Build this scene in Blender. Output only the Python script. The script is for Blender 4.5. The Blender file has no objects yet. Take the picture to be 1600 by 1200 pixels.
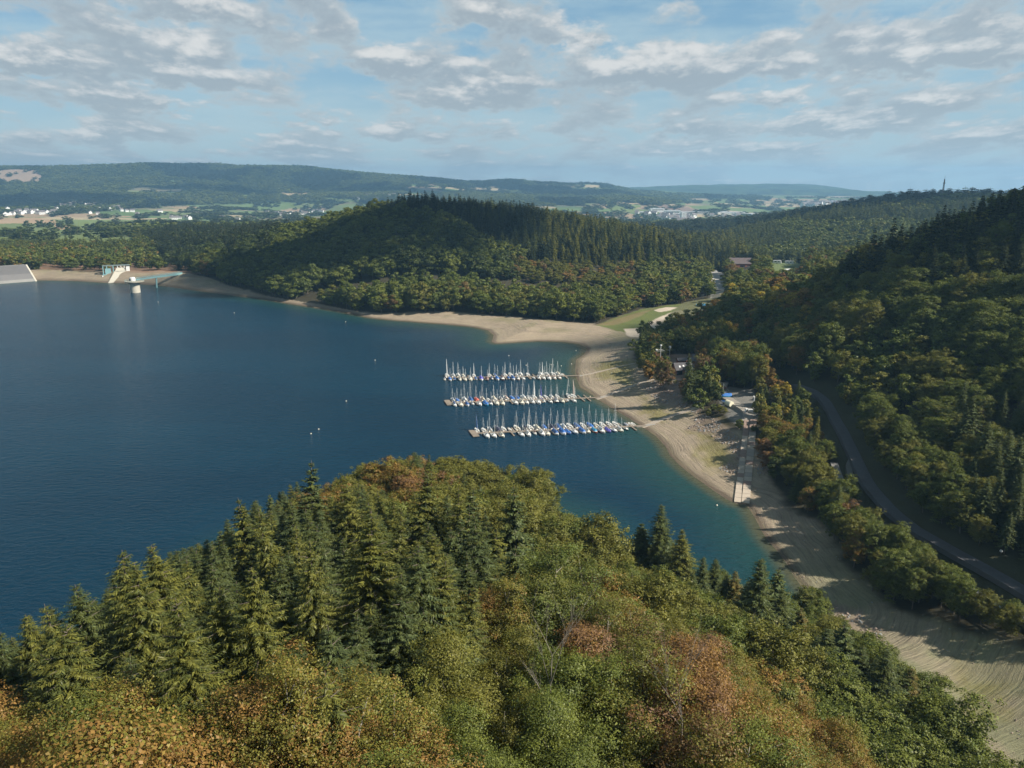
import bpy, math, random
import numpy as np
from mathutils import Vector, Matrix
random.seed(7); RNG = np.random.default_rng(11)
C = bpy.context.scene.collection
SC = bpy.context.scene
R = math.radians
# ------------------------------------------------------------------ camera
CAM_H, PITCH, FPX = 100.0, R(14.5), 1217.0
cd = bpy.data.cameras.new('camera'); cam = bpy.data.objects.new('camera', cd); C.objects.link(cam)
cam.location = (0, 0, CAM_H); cam.rotation_euler = (math.pi/2 - PITCH, 0, 0)
cd.sensor_width = 36; cd.lens = FPX/1600*36; cd.clip_start = 1; cd.clip_end = 60000
SC.camera = cam
CP, SP = math.cos(PITCH), math.sin(PITCH)
# ------------------------------------------------------------------ light
SUN_EL, SUN_AZ = R(38), math.atan2(-0.30, 0.95)          # towards the sun: right and a little behind the camera
SUNV = Vector((math.cos(SUN_EL)*math.cos(SUN_AZ), math.cos(SUN_EL)*math.sin(SUN_AZ), math.sin(SUN_EL)))
sl = bpy.data.lights.new('sun', 'SUN'); so = bpy.data.objects.new('sun', sl); C.objects.link(so)
sl.energy = 5.0; sl.angle = R(0.53); sl.color = (1.0, 0.93, 0.82)
so.rotation_euler = SUNV.to_track_quat('Z', 'Y').to_euler(); so.location = (300, -100, 400)
SC.view_settings.view_transform = 'Standard'; SC.view_settings.look = 'None'
SC.view_settings.exposure = 0.70; SC.view_settings.gamma = 1.0
cy = SC.cycles
cy.use_denoising = True; cy.denoiser = 'OPENIMAGEDENOISE'
cy.max_bounces = 5; cy.diffuse_bounces = 2; cy.glossy_bounces = 2; cy.transmission_bounces = 2; cy.volume_bounces = 0
cy.transparent_max_bounces = 4; cy.use_adaptive_sampling = True; cy.adaptive_threshold = 0.02
cy.volume_step_rate = 4.0; cy.caustics_reflective = False; cy.caustics_refractive = False
SC.render.use_persistent_data = False

# node helpers -------------------------------------------------------
class NT:
    def __init__(s, tree):
        s.t = tree; s.n = tree.nodes; s.l = tree.links
    def node(s, typ, props=None, **ins):
        n = s.n.new(typ)
        for k, v in (props or {}).items(): setattr(n, k, v)
        for k, v in ins.items():
            key = k.replace('_', ' ')
            s.put(n.inputs[key] if key in n.inputs else n.inputs[int(k[1:])], v)
        return n
    def put(s, sock, v):
        if isinstance(v, bpy.types.NodeSocket): s.l.new(v, sock)
        else:
            try: sock.default_value = v
            except Exception:
                sock.default_value = (*v, 1.0) if len(v) == 3 else v[:3]
    def m(s, op, a, b=0.0, c=0.0, clamp=False):
        n = s.n.new('ShaderNodeMath'); n.operation = op; n.use_clamp = clamp
        s.put(n.inputs[0], a); s.put(n.inputs[1], b); s.put(n.inputs[2], c); return n.outputs[0]
    def vm(s, op, a, b=(0, 0, 0)):
        n = s.n.new('ShaderNodeVectorMath'); n.operation = op
        s.put(n.inputs[0], a)
        if op == 'SCALE': s.put(n.inputs['Scale'], b)
        else: s.put(n.inputs[1], b)
        return n.outputs['Value'] if op in ('LENGTH', 'DOT_PRODUCT') else n.outputs[0]
    def mix(s, f, a, b, mode='MIX'):
        n = s.n.new('ShaderNodeMix'); n.data_type = 'RGBA'; n.blend_type = mode
        s.put(n.inputs[0], f); s.put(n.inputs[6], a); s.put(n.inputs[7], b); return n.outputs[2]
    def ss(s, x, lo, hi):
        n = s.n.new('ShaderNodeMapRange'); n.interpolation_type = 'SMOOTHSTEP'
        s.put(n.inputs[0], x); s.put(n.inputs[1], lo); s.put(n.inputs[2], hi)
        n.inputs[3].default_value = 0; n.inputs[4].default_value = 1; return n.outputs[0]
    def noise(s, vec, scale, detail=4, rough=.5, dist=0.0, out=0):
        n = s.n.new('ShaderNodeTexNoise'); s.put(n.inputs['Vector'], vec); n.inputs['Scale'].default_value = scale
        n.inputs['Detail'].default_value = detail; n.inputs['Roughness'].default_value = rough
        n.inputs['Distortion'].default_value = dist; return n.outputs[out]
    def comb(s, x, y, z=0.0):
        n = s.n.new('ShaderNodeCombineXYZ'); s.put(n.inputs[0], x); s.put(n.inputs[1], y); s.put(n.inputs[2], z); return n.outputs[0]
    def sep(s, v):
        n = s.n.new('ShaderNodeSeparateXYZ'); s.put(n.inputs[0], v); return n.outputs
    def attr(s, name, typ='GEOMETRY', out='Fac'):
        n = s.n.new('ShaderNodeAttribute'); n.attribute_name = name; n.attribute_type = typ; return n.outputs[out]
# ------------------------------------------------------------------ sky
W = bpy.data.worlds.new('World'); SC.world = W; W.use_nodes = True
w = NT(W.node_tree); w.n.clear()
sky = w.node('ShaderNodeTexSky', dict(sky_type='NISHITA', sun_disc=False, sun_elevation=SUN_EL,
             sun_rotation=math.pi/2 - SUN_AZ, altitude=400, air_density=1.0, dust_density=0.8, ozone_density=1.6)).outputs[0]
d = w.node('ShaderNodeTexCoord').outputs['Generated']
dx, dy, dz = w.sep(d)[:]
el = w.m('MAXIMUM', dz, 0.0)
az = w.m('ARCTAN2', dx, dy)
# broken cumulus: puffs get smaller and flatter towards the horizon
inv = w.m('DIVIDE', 1.0, w.m('ADD', el, 0.085))
pu = w.m('MULTIPLY', az, w.m('ADD', w.m('MULTIPLY', inv, 0.62), 4.8))
pv = w.m('MULTIPLY', w.m('LOGARITHM', w.m('ADD', el, .045), math.e), 2.9)
def cover(du, dv):
    p = w.comb(w.m('ADD', pu, du), w.m('ADD', pv, dv), 3.7)
    a = w.noise(p, 1.25, 3, .45, .0)
    b = w.noise(p, 3.4, 7, .62, .25)
    return w.m('ADD', w.m('MULTIPLY', a, .62), w.m('MULTIPLY', b, .38))
wn = w.noise(w.comb(w.m('MULTIPLY', az, 24.0), w.m('MULTIPLY', el, 46.0), 1.0), 1.0, 7, .62)
wn2 = w.noise(w.comb(w.m('MULTIPLY', az, 30.0), w.m('MULTIPLY', el, 60.0), 7.0), 1.0, 7, .62)
azw = w.m('ADD', az, w.m('MULTIPLY', w.m('SUBTRACT', wn, .5), .080))
elw = w.m('ADD', el, w.m('MULTIPLY', w.m('SUBTRACT', wn2, .5), .050))
def raydir(px, py):
    a, b = (px-800)/FPX, -(py-600)/FPX
    return np.array([a, CP + b*SP, -SP + b*CP])
def blob(px, py, wx, hy, amp=1.0):                      # one cloud of the sky, by azimuth and elevation
    r = raydir(px, py); r = r/np.linalg.norm(r)
    a0, e0 = math.atan2(r[0], r[1]), r[2]; sa, se = wx/FPX*.70, hy/FPX*.80
    u = w.m('MULTIPLY', w.m('SUBTRACT', azw, a0), 1/sa)
    v = w.m('SUBTRACT', elw, e0)
    vv = w.m('MAXIMUM', w.m('MULTIPLY', v, 1/se), w.m('MULTIPLY', v, -2.0/se))
    q = w.m('ADD', w.m('MULTIPLY', u, u), w.m('MULTIPLY', vv, vv))
    g = w.m('EXPONENT', w.m('MULTIPLY', q, -0.9))
    top = w.m('MULTIPLY', g, w.ss(w.m('MULTIPLY', v, 1/se), -.35, .75))
    return w.m('MULTIPLY', g, amp), w.m('MULTIPLY', top, amp)
blobs = [(302, 100, 80, 44, 1.0), (290, 128, 160, 32, .8), (80, 104, 120, 30, .8), (610, 100, 85, 30, .9), (735, 158, 120, 34, 1.0), (600, 208, 46, 20, 1.0),
         (1000, 112, 140, 46, 1.1), (900, 60, 75, 30, .9), (1240, 104, 130, 36, .85), (1420, 96, 150, 38, .95), (1250, 155, 100, 24, .8), (1050, 200, 70, 20, .8), (1300, 200, 130, 24, .9), (500, 185, 110, 20, .6),
         (250, 162, 200, 24, .75), (740, 24, 90, 34, .7), (300, 14, 110, 28, .8), (1440, 165, 55, 20, .7), (1550, 215, 90, 24, .8), (150, 214, 130, 20, .65), (1120, 236, 150, 18, .65), (450, 235, 150, 16, .6), (830, 205, 60, 16, .55)]
bs = bt = None
for b in blobs:
    o, tp = blob(*b); bs = o if bs is None else w.m('MAXIMUM', bs, o); bt = tp if bt is None else w.m('MAXIMUM', bt, tp)
c0 = cover(0, 0); c1 = cover(0.02, 0.16)
det = w.m('MULTIPLY', w.m('SUBTRACT', wn2, .5), .16)
lowm = w.m('MULTIPLY', w.m('EXPONENT', w.m('MULTIPLY', el, -16.0)), .05)
cov = w.m('ADD', w.m('ADD', w.m('ADD', c0, w.m('MULTIPLY', bs, .19)), det), lowm)
mask = w.ss(cov, 0.462, 0.572)
thick = w.ss(cov, 0.505, 0.64)
lit = w.m('ADD', w.m('MULTIPLY', w.m('SUBTRACT', c0, c1), 4.2), w.m('MULTIPLY', bt, .80))
lit = w.m('ADD', lit, w.m('MULTIPLY', w.m('SUBTRACT', wn, .5), .55))
lit = w.ss(lit, 0.05, 0.85)
dark = (3.5, 4.0, 4.4); mid = (4.6, 5.2, 5.5); brt = (7.7, 7.5, 7.2)
cl = w.mix(thick, mid, dark); cl = w.mix(lit, cl, brt)
# thin high veil and milky horizon
veil = w.ss(w.noise(w.comb(w.m('MULTIPLY', az, 5.0), w.m('MULTIPLY', el, 22.0), 5.0), 1.0, 6, .62), .34, .66)
hz = w.m('EXPONENT', w.m('MULTIPLY', el, -15.0))
base = w.mix(0.55, sky, (1.7, 4.0, 5.9))
base = w.mix(w.m('MULTIPLY', veil, .55), base, (4.7, 6.0, 6.5))
base = w.mix(w.m('MULTIPLY', hz, .9), base, (5.3, 6.5, 6.8))
cl = w.mix(w.m('MULTIPLY', hz, .35), cl, (5.0, 6.0, 6.4))
col = w.mix(w.m('MULTIPLY', mask, .86), base, cl)
dim = w.ss(el, .22, .75)
col = w.vm('SCALE', col, w.m('SUBTRACT', 1.0, w.m('MULTIPLY', dim, .55)))
bg = w.node('ShaderNodeBackground', None, Color=col, Strength=0.066)
wo = w.node('ShaderNodeOutputWorld'); w.l.new(bg.outputs[0], wo.inputs[0])
W.cycles.sampling_method = 'MANUAL'; W.cycles.sample_map_resolution = 512

# ------------------------------------------------------------------ picture -> place
def P(px, py, z=0.0):
    r = raydir(px, py); t = (z-CAM_H)/r[2]; return np.array([r[0]*t, r[1]*t, z])
def G(px, py, t, th=0.0):
    r = raydir(px, py); return (r[0]*t, r[1]*t, CAM_H + r[2]*t - th)
def pix(x, y, z):
    dz_ = z-CAM_H; dep = y*CP - dz_*SP; up = y*SP + dz_*CP
    dep = np.where(dep < 1, 1, dep)
    return 800 + FPX*x/dep, 600 - FPX*up/dep, dep
def inpoly(x, y, poly):
    poly = np.asarray(poly); res = np.zeros(np.shape(x), bool); n = len(poly)
    for i in range(n):
        x0, y0 = poly[i]; x1, y1 = poly[(i+1) % n]
        if y0 == y1: continue
        c = ((y0 > y) != (y1 > y)) & (x < (x1-x0)*(y-y0)/(y1-y0)+x0)
        res ^= c
    return res
def dist_poly(x, y, poly, closed=True):
    poly = np.asarray(poly); best = np.full(np.shape(x), 1e9); n = len(poly)
    for i in range(n if closed else n-1):
        a, b = poly[i], poly[(i+1) % n]; ab = b-a; L = max(ab@ab, 1e-9)
        t = np.clip(((x-a[0])*ab[0]+(y-a[1])*ab[1])/L, 0, 1)
        best = np.minimum(best, np.hypot(x-a[0]-t*ab[0], y-a[1]-t*ab[1]))
    return best
def sstep(x, a, b):
    t = np.clip((x-a)/(b-a), 0, 1); return t*t*(3-2*t)
def vnoise(x, y, seed=0):                                # cheap value noise
    xi, yi = np.floor(x), np.floor(y); fx, fy = x-xi, y-yi; fx = fx*fx*(3-2*fx); fy = fy*fy*(3-2*fy)
    def h(a, b):
        v = np.sin(a*127.1+b*311.7+seed*74.7)*43758.5453; return v-np.floor(v)
    return (h(xi, yi)*(1-fx)+h(xi+1, yi)*fx)*(1-fy)+(h(xi, yi+1)*(1-fx)+h(xi+1, yi+1)*fx)*fy
def fbm(x, y, seed=0, o=4):
    s, a, n = 0, .5, 0
    for k in range(o): s = s+a*vnoise(x*2**k, y*2**k, seed+k); n += a; a *= .5
    return s/n
# ------------------------------------------------------------------ lake outline
SH_PX = [(-220, 462), (0, 443), (57, 438), (120, 439), (170, 442), (205, 443), (250, 446), (300, 453), (350, 460), (400, 466), (450, 474), (500, 482),
 (540, 489), (580, 497), (620, 501), (660, 504), (700, 507), (740, 511), (762, 516), (771, 524), (768, 534), (775, 537), (790, 536), (840, 533), (880, 534),
 (905, 538), (917, 544), (913, 553), (900, 562), (898, 578), (900, 590), (906, 605), (925, 617), (940, 628), (960, 640), (985, 655), (1005, 668),
 (1025, 682), (1040, 698), (1047, 712), (1062, 727), (1080, 742), (1100, 756), (1120, 770), (1135, 780), (1150, 787), (1165, 789), (1172, 797),
 (1181, 812), (1190, 830), (1200, 845), (1215, 862), (1228, 880), (1240, 900), (1255, 920), (1272, 936), (1285, 950), (1278, 962), (1240, 972),
 (1180, 962), (1120, 935), (1060, 912), (1000, 900), (950, 905)]
SIL = [(895, 805), (880, 758), (800, 735), (740, 728), (660, 715), (590, 692), (470, 735), (400, 750), (300, 800), (240, 842), (150, 872), (70, 928), (0, 978), (-60, 1010)]
LAKE = [P(a, b)[:2] for a, b in SH_PX]
for a, b in SIL:
    q = P(a, b, 24 if a < 640 else 17); LAKE.append(np.array([q[0], q[1]+3+ (5 if 400 < a < 900 else 0)]))
LAKE += [np.array(v, float) for v in [(-170, 60), (-300, 20), (-600, 0), (-1200, 100), (-1200, 700)]]
LAKE = np.array(LAKE)
def shore(x, y):
    dd = dist_poly(x, y, LAKE); return np.where(inpoly(x, y, LAKE), -dd, dd)
# ------------------------------------------------------------------ terrain
CT = []
def c(*a): CT.append(G(*a))
def cw(*a): CT.append(a)
for a in [(100,1150,42,20),(400,1150,45,20),(250,1000,70,20),(590,870,95,21),(700,1000,72,20),(800,1150,52,20),(1000,1150,57,20),(1200,1150,70,20),
          (1000,950,105,18),(1200,1050,98,18),(1400,1150,95,25),(400,850,125,21),(590,760,160,21),(800,850,130,20),(100,950,100,21),(1100,950,120,17),(1300,1100,108,19)]: c(*a)
for a in [(0,0,55),(0,-60,62),(-60,0,58),(60,0,40),(95,10,15),(130,0,10),(-150,0,45),(0,-400,90),(400,-200,120),(-400,-200,60),(60,-60,52)]: cw(*a)
for px, py, z in [(1500,1050,4),(1600,1130,6),(1600,1010,9),(1400,930,7.5),(1330,870,7.5),(1250,800,6),(1650,1300,9),(1560,1180,6),(1450,1100,4)]: cw(*P(px, py, z))
for a in [(110,120,11),(106,199,12),(118,250,12),(124,290,12),(113,156,12),(150,200,22),(200,200,37),(270,200,52),(150,290,27),(200,290,48),(250,290,62),(180,385,48),
          (165,120,20),(230,120,34),(300,100,50),(300,300,78),(300,380,95),(160,466,12),(220,470,40),(320,480,82),(400,400,120),(145,520,9),(250,580,22),(350,600,48),(450,560,80),(150,385,26),(130,385,13),
          (150,600,8),(200,700,9),(300,760,14),(400,800,30),(500,700,60),(600,500,110)]: cw(*a)
cw(*G(1600,290,395,21)); cw(*G(1500,330,400,19)); cw(*G(1420,358,405,19)); cw(*G(1350,388,405,18)); cw(*G(1280,425,425,18))
# sea-shore plain right
for px, py, z in [(1060,590,7),(1100,640,8),(1150,640,9.5),(1030,560,7),(1100,540,9),(1020,490,6.5),(1060,480,7.5),(1100,470,8),(1000,500,5),(1120,435,9),(1160,418,10),(1230,410,11),(1200,430,11)]: cw(*P(px, py, z))
# middle headland
for a in [(650,400,680,20),(650,350,760,20),(650,300,850,22),(590,320,870,18),(700,303,860,24),(800,313,865,25),(900,332,850,25),(1000,352,840,24),(1080,378,830,22),(1120,398,850,20),
          (560,400,700,20),(480,400,730,20),(430,372,850,18),(500,345,880,18),(380,420,760,18),(750,420,670,18),(850,440,640,18),(950,440,650,18),(800,370,760,20),(900,390,740,20),(1000,410,740,20),(1080,430,740,18),
          (350,368,1000,18),(250,352,1350,18),(230,395,950,18),(100,376,1080,14),(100,395,900,16),(0,382,1080,14),(-200,382,1080,14),(0,395,880,16),(180,400,870,14)]: c(*a)
for px, py, z in [(60,428,7),(150,424,8),(260,424,8.5),(330,438,5.5),(450,462,5),(540,478,5),(700,486,5),(850,500,5),(950,500,4)]: cw(*P(px, py, z))
for a in [(650,330,1150,20),(800,330,1200,20),(950,352,1300,20),(500,352,1300,14)]: c(*a)      # behind the crest
# valley behind
for a in [(1150,378,1050,18),(1200,372,1150,18),(1130,365,1400,16)]: c(*a)
for a in [(1200,346,1300,18),(1300,326,1350,18),(1400,306,1400,18),(1480,298,1420,18),(1540,299,1430,18),(1620,303,1420,18),(1800,300,1400,18),(1300,370,1120,18),(1250,400,1000,18),(1350,350,1200,18),(1450,335,1250,18)]: c(*a)
for a in [(0,356,2050,0),(150,352,2300,0),(300,352,2200,4),(100,335,3200,0),(350,345,2700,0),(450,335,3300,0),(0,331,3500,0),(180,326,3900,0),(450,333,3600,0),(560,325,4200,0),
          (0,303,4300,0),(80,301,4300,0),(160,316,4100,0),(250,300,4700,0),(350,306,4700,0),(450,318,4600,0),(-200,300,4500,0),(0,285,5000,0),
          (600,306,4700,0),(680,292,5400,0),
          (-300,262,5600,0),(0,263,5600,0),(100,262,5600,0),(200,265,5600,0),(262,271,5500,0),(350,268,5700,0),(470,267,5800,0),(560,275,6000,0),(640,283,6000,0),(692,285,6300,0),(745,286,6600,0),
          (775,281,6600,0),(850,286,6600,0),(885,290,6400,0),(925,287,6400,0),(980,297,6600,0),(1060,305,7000,0),(800,300,5400,0),(900,310,5000,0),
          (1100,345,3370,0),(1000,350,2700,0),(1200,350,2900,0),(1300,346,3300,0),(1050,328,4200,0),(960,322,4300,0),(1150,330,4300,0),(1250,331,4600,0),(1100,315,5600,0),(1300,318,6000,0),
          (985,297,9500,0),(1050,291,9500,0),(1150,290,9500,0),(1250,290,9500,0),(1320,295,9500,0),(1380,302,9500,0),(1500,306,9500,0),(1750,300,9500,0),(1200,302,8000,0),
          (800,296,10800,0),(300,290,10800,0),(1200,296,10900,0)]: c(*a)
CT = np.array(CT)
def rbfc(x, y):
    r = np.hypot(x, y+40)+1; th = np.arctan2(x, y+40); return th*1.6, np.log(r)
_cx, _cy = rbfc(CT[:, 0], CT[:, 1]); CZ = CT[:, 2]
def phi(d2): return np.sqrt(d2+0.0009)
_A = phi((_cx[:, None]-_cx[None])**2+(_cy[:, None]-_cy[None])**2); _n = len(CZ)
_M = np.zeros((_n+1, _n+1)); _M[:_n, :_n] = _A-np.eye(_n)*0.004; _M[_n, :_n] = 1; _M[:_n, _n] = 1
_w = np.linalg.solve(_M, np.append(CZ, 0))
def rbf(x, y):
    x = np.asarray(x, float).ravel(); y = np.asarray(y, float).ravel(); out = np.empty(len(x))
    for i in range(0, len(x), 20000):
        u, v = rbfc(x[i:i+20000], y[i:i+20000])
        out[i:i+20000] = phi((u[:, None]-_cx)**2+(v[:, None]-_cy)**2)@_w[:_n]+_w[_n]
    return out
def ground(x, y, sd=None, full=False):
    x = np.asarray(x, float); y = np.asarray(y, float); shp = x.shape; x = x.ravel(); y = y.ravel()
    if sd is None: sd = shore(x, y)
    z = rbf(x, y); r = np.hypot(x, y)
    far = sstep(r, 1500, 4000)
    z = z + far*((fbm(x/900, y/900, 3)-.5)*110*sstep(r, 3000, 4600) + (fbm(x/330, y/330, 9)-.5)*26)
    z = z + sstep(sd, 20, 60)*(1-far)*(fbm(x/45, y/45, 5)-.5)*3.0
    sl_ = np.where(y < 100, .35, np.where(y > 620, .13+.21*sstep(y, 690, 790), .15)); sl_ = np.where((y < 235) & (x < 30), .35, sl_)
    sl_ = np.where((y > 480) & (y < 760), .13 + .10*sstep(y, 560, 740)*sstep(-x, 60, 250), sl_)
    beach = np.clip(sd, -30, 60)*sl_
    beach = np.where(sd < 0, sd*.22, beach); beach = np.maximum(beach, -7)
    beach = beach + np.where(sd > 1, 1, 0)*(fbm(x/6, y/6, 2)-.5)*.35*sstep(sd, 1, 8)
    bl = sstep(sd, 12, 45); z = np.where(sd < 12, beach, beach*(1-bl)+np.maximum(z, 2.5 if False else -200)*bl)
    z = np.where((r < 1100) & (sd > 3), np.maximum(z, .5), z)
    return z.reshape(shp)
def hit(px, py, t0=60, t1=9000):
    r = raydir(px, py); t = np.geomspace(t0, t1, 1600)
    z = CAM_H+r[2]*t; g = ground(r[0]*t, r[1]*t); k = np.argmax(z < g)
    if z[k] >= g[k]: k = len(t)-1
    a = t[max(k-1, 0)]; b = t[k]
    tt = np.linspace(a, b, 60); zz = CAM_H+r[2]*tt; gg = ground(r[0]*tt, r[1]*tt); j = np.argmax(zz < gg)
    return np.array([r[0]*tt[j], r[1]*tt[j], gg[j]])
# ------------------------------------------------------------------ mesh helpers
def mesh_np(name, V, F, mats=(), midx=None, smooth=False, fattr=None, vattr=None, vcol=None):
    me = bpy.data.meshes.new(name); V = np.asarray(V, np.float32); F = np.asarray(F, np.int32)
    k = F.shape[1]; me.vertices.add(len(V)); me.vertices.foreach_set('co', V.ravel())
    me.loops.add(F.size); me.loops.foreach_set('vertex_index', F.ravel())
    me.polygons.add(len(F)); me.polygons.foreach_set('loop_start', np.arange(len(F), dtype=np.int32)*k)
    try: me.polygons.foreach_set('loop_total', np.full(len(F), k, np.int32))
    except Exception: pass
    if midx is not None: me.polygons.foreach_set('material_index', np.asarray(midx, np.int32))
    me.polygons.foreach_set('use_smooth', np.full(len(F), smooth, bool))
    for m_ in mats: me.materials.append(m_)
    for n_, a in (fattr or {}).items(): me.attributes.new(n_, 'FLOAT', 'FACE').data.foreach_set('value', np.asarray(a, np.float32))
    for n_, a in (vattr or {}).items(): me.attributes.new(n_, 'FLOAT', 'POINT').data.foreach_set('value', np.asarray(a, np.float32))
    if vcol is not None:
        c4 = np.ones((len(V), 4), np.float32); c4[:, :3] = vcol
        me.attributes.new('zonecol', 'FLOAT_COLOR', 'POINT').data.foreach_set('color', c4.ravel())
    me.update(); me.validate(); return me
def link(name, me, parent=None, loc=None, rz=None):
    o = bpy.data.objects.new(name, me); C.objects.link(o)
    if parent is not None: o.parent = parent
    if loc is not None: o.location = loc
    if rz is not None: o.rotation_euler = (0, 0, rz)
    return o
def tag(o, label=None, cat=None, group=None, kind=None):
    if label: o['label'] = label
    if cat: o['category'] = cat
    if group: o['group'] = group
    if kind: o['kind'] = kind
    return o
def mat(name, color=(.5, .5, .5), rough=.7, metal=0.0, noise=0.0, nscale=5.0, tint=False, spec=.5, bump=0.0):
    m_ = bpy.data.materials.new(name); m_.use_nodes = True; t = NT(m_.node_tree); bs_ = t.n['Principled BSDF']
    cc = t.attr('tint', 'OBJECT', 'Vector') if tint else None
    tc = t.node('ShaderNodeTexCoord').outputs['Object']
    if noise:
        nn = t.noise(tc, nscale, 5, .6); f = t.m('ADD', t.m('MULTIPLY', nn, 2*noise), 1-noise)
        src = cc if cc is not None else t.comb(*color)
        t.put(bs_.inputs['Base Color'], t.vm('SCALE', src, f))
    elif cc is not None: t.put(bs_.inputs['Base Color'], cc)
    else: t.put(bs_.inputs['Base Color'], color)
    if bump:
        b_ = t.node('ShaderNodeBump', None, Strength=bump, Distance=.05, Height=t.noise(tc, nscale*3, 5, .6)); t.l.new(b_.outputs[0], bs_.inputs['Normal'])
    bs_.inputs['Roughness'].default_value = rough; bs_.inputs['Metallic'].default_value = metal
    bs_.inputs['Specular IOR Level'].default_value = spec
    return m_
class MB:                                                 # simple solid builder -> one mesh
    def __init__(s): s.v = []; s.f = []
    def add(s, vs, fs):
        o = len(s.v); s.v += [tuple(v) for v in vs]; s.f += [tuple(i+o for i in f) for f in fs]; return s
    def box(s, x0, x1, y0, y1, z0, z1):
        return s.add([(x0,y0,z0),(x1,y0,z0),(x1,y1,z0),(x0,y1,z0),(x0,y0,z1),(x1,y0,z1),(x1,y1,z1),(x0,y1,z1)],
                     [(0,3,2,1),(4,5,6,7),(0,1,5,4),(1,2,6,5),(2,3,7,6),(3,0,4,7)])
    def prism(s, quad, dz):                               # quad: 4 points (3d), thickness down dz
        q = [tuple(p) for p in quad]; l = [(p[0], p[1], p[2]-dz) for p in q]
        return s.add(q+l, [(0,1,2,3),(7,6,5,4),(0,4,5,1),(1,5,6,2),(2,6,7,3),(3,7,4,0)])
    def tube(s, a, b, r0, r1=None, n=6, cap=True):
        r1 = r0 if r1 is None else r1; a = Vector(a); b = Vector(b); q = (b-a).to_track_quat('Z', 'Y'); vs = []
        for p, r in ((a, r0), (b, r1)):
            for i in range(n): t = 2*math.pi*i/n; vs.append(p+q@Vector((math.cos(t)*r, math.sin(t)*r, 0)))
        fs = [(i, (i+1) % n, n+(i+1) % n, n+i) for i in range(n)]
        if cap: fs += [tuple(range(n))[::-1], tuple(range(n, 2*n))]
        return s.add(vs, fs)
    def lathe(s, prof, n=24, cx=0, cy=0):
        vs = []; k = len(prof)
        for i in range(n):
            t = 2*math.pi*i/n
            for r, z in prof: vs.append((cx+math.cos(t)*r, cy+math.sin(t)*r, z))
        fs = [(i*k+j, ((i+1) % n)*k+j, ((i+1) % n)*k+j+1, i*k+j+1) for i in range(n) for j in range(k-1)]
        return s.add(vs, fs)
    def mesh(s, name, m_, smooth=False):
        me = bpy.data.meshes.new(name); me.from_pydata(s.v, [], s.f); me.update()
        me.materials.append(m_)
        if smooth: me.polygons.foreach_set('use_smooth', [True]*len(me.polygons))
        return me
    def obj(s, name, m_, parent=None, loc=None, rz=None, smooth=False): return link(name, s.mesh(name, m_, smooth), parent, loc, rz)
def empty(name, loc=(0, 0, 0), rz=0, label=None, cat=None, group=None):
    o = bpy.data.objects.new(name, None); C.objects.link(o); o.location = loc; o.rotation_euler = (0, 0, rz); o.empty_display_size = .5
    return tag(o, label, cat, group)
# ------------------------------------------------------------------ zones of the ground, outlined where they lie
def W2(px_pts, z): return np.array([P(a, b, z)[:2] for a, b in px_pts])
TL = [(-400,418),(0,418),(60,421),(150,424),(260,424),(282,432),(330,440),(400,455),(450,465),(500,470),(540,479),(600,485),(700,488),(800,494),(850,502),(930,503)]
LAWN = [(930,503),(960,492),(1000,480),(1040,474),(1085,470),(1100,470),(1096,484),(1072,488),(1062,494),(1050,506),(1020,517),(1005,524)]
RT = [(1005,524),(990,545),(1003,572),(1030,598),(1080,622),(1105,645),(1140,660),(1165,664),(1188,690),(1205,725),(1240,765),(1290,790),(1320,840),(1370,890),(1430,932),(1500,965),(1560,985),(1620,1030),(1750,1120)]
NOTREE = np.vstack([W2(TL[:5], 8), W2(TL[5:], 4.0), W2(LAWN, 6.5), W2(RT, 8.5), W2([(1750,1500)], 6), W2([(1450,1160),(1300,1060),(1285,980),(900,700),(-400,470)], 0)])
PEN = np.vstack([LAKE[53:-2] if False else np.array([P(a, b)[:2] for a, b in [(1700,1580),(1600,1430),(1520,1320),(1450,1225),(1400,1150),(1340,1062),(1290,985),(1240,985),(1180,975),(1120,950),(1060,930),(1000,920),(950,925)]]),
                 np.array(LAKE[len(SH_PX):-3])+np.array([0, -2.0]), [(-300, 0), (-300, -120), (140, -120)]])
ROAD_PX = [(1680,985),(1600,932),(1560,905),(1520,880),(1480,857),(1430,826),(1390,793),(1358,755),(1335,715),(1315,680),(1300,655),(1288,640),(1270,628),(1240,615),(1215,600),(1190,580),(1170,555),(1160,530),(1150,505),(1140,480),(1128,455),(1118,440),(1112,425),(1115,412)]
ROAD = W2(ROAD_PX, 11.0)
YARD = W2([(1118,606),(1140,604),(1178,616),(1184,650),(1165,664),(1146,650),(1128,634)], 9.5)
HOUSEZ = W2([(1040,556),(1090,556),(1088,612),(1056,614),(1030,590)], 7.5)
CLEAR1 = W2([(1070,466),(1135,462),(1150,484),(1128,504),(1090,505),(1050,516),(1025,530),(1005,528)], 8)
CLEAR2 = W2([(1108,418),(1131,418),(1134,462),(1110,462)], 9.5)
CLEAR3 = W2([(1143,408),(1178,408),(1178,440),(1146,440)], 10)
CLEAR4 = W2([(1198,402),(1256,402),(1254,446),(1205,446)], 11)
SAND1 = W2([(1010,503),(1030,496),(1050,489),(1064,486),(1071,490),(1060,496),(1050,503),(1038,508),(1030,514),(1018,511)], 6.5)
SAND2 = W2([(1022,482),(1040,477),(1060,480),(1048,485),(1030,486)], 7)
SAND3 = W2([(975,512),(1012,512),(1018,520),(1000,527),(980,522)], 6)
BAND = W2([(930,506),(980,512),(1000,530),(985,540),(960,545),(920,520),(880,512)], 4.5)
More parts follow.
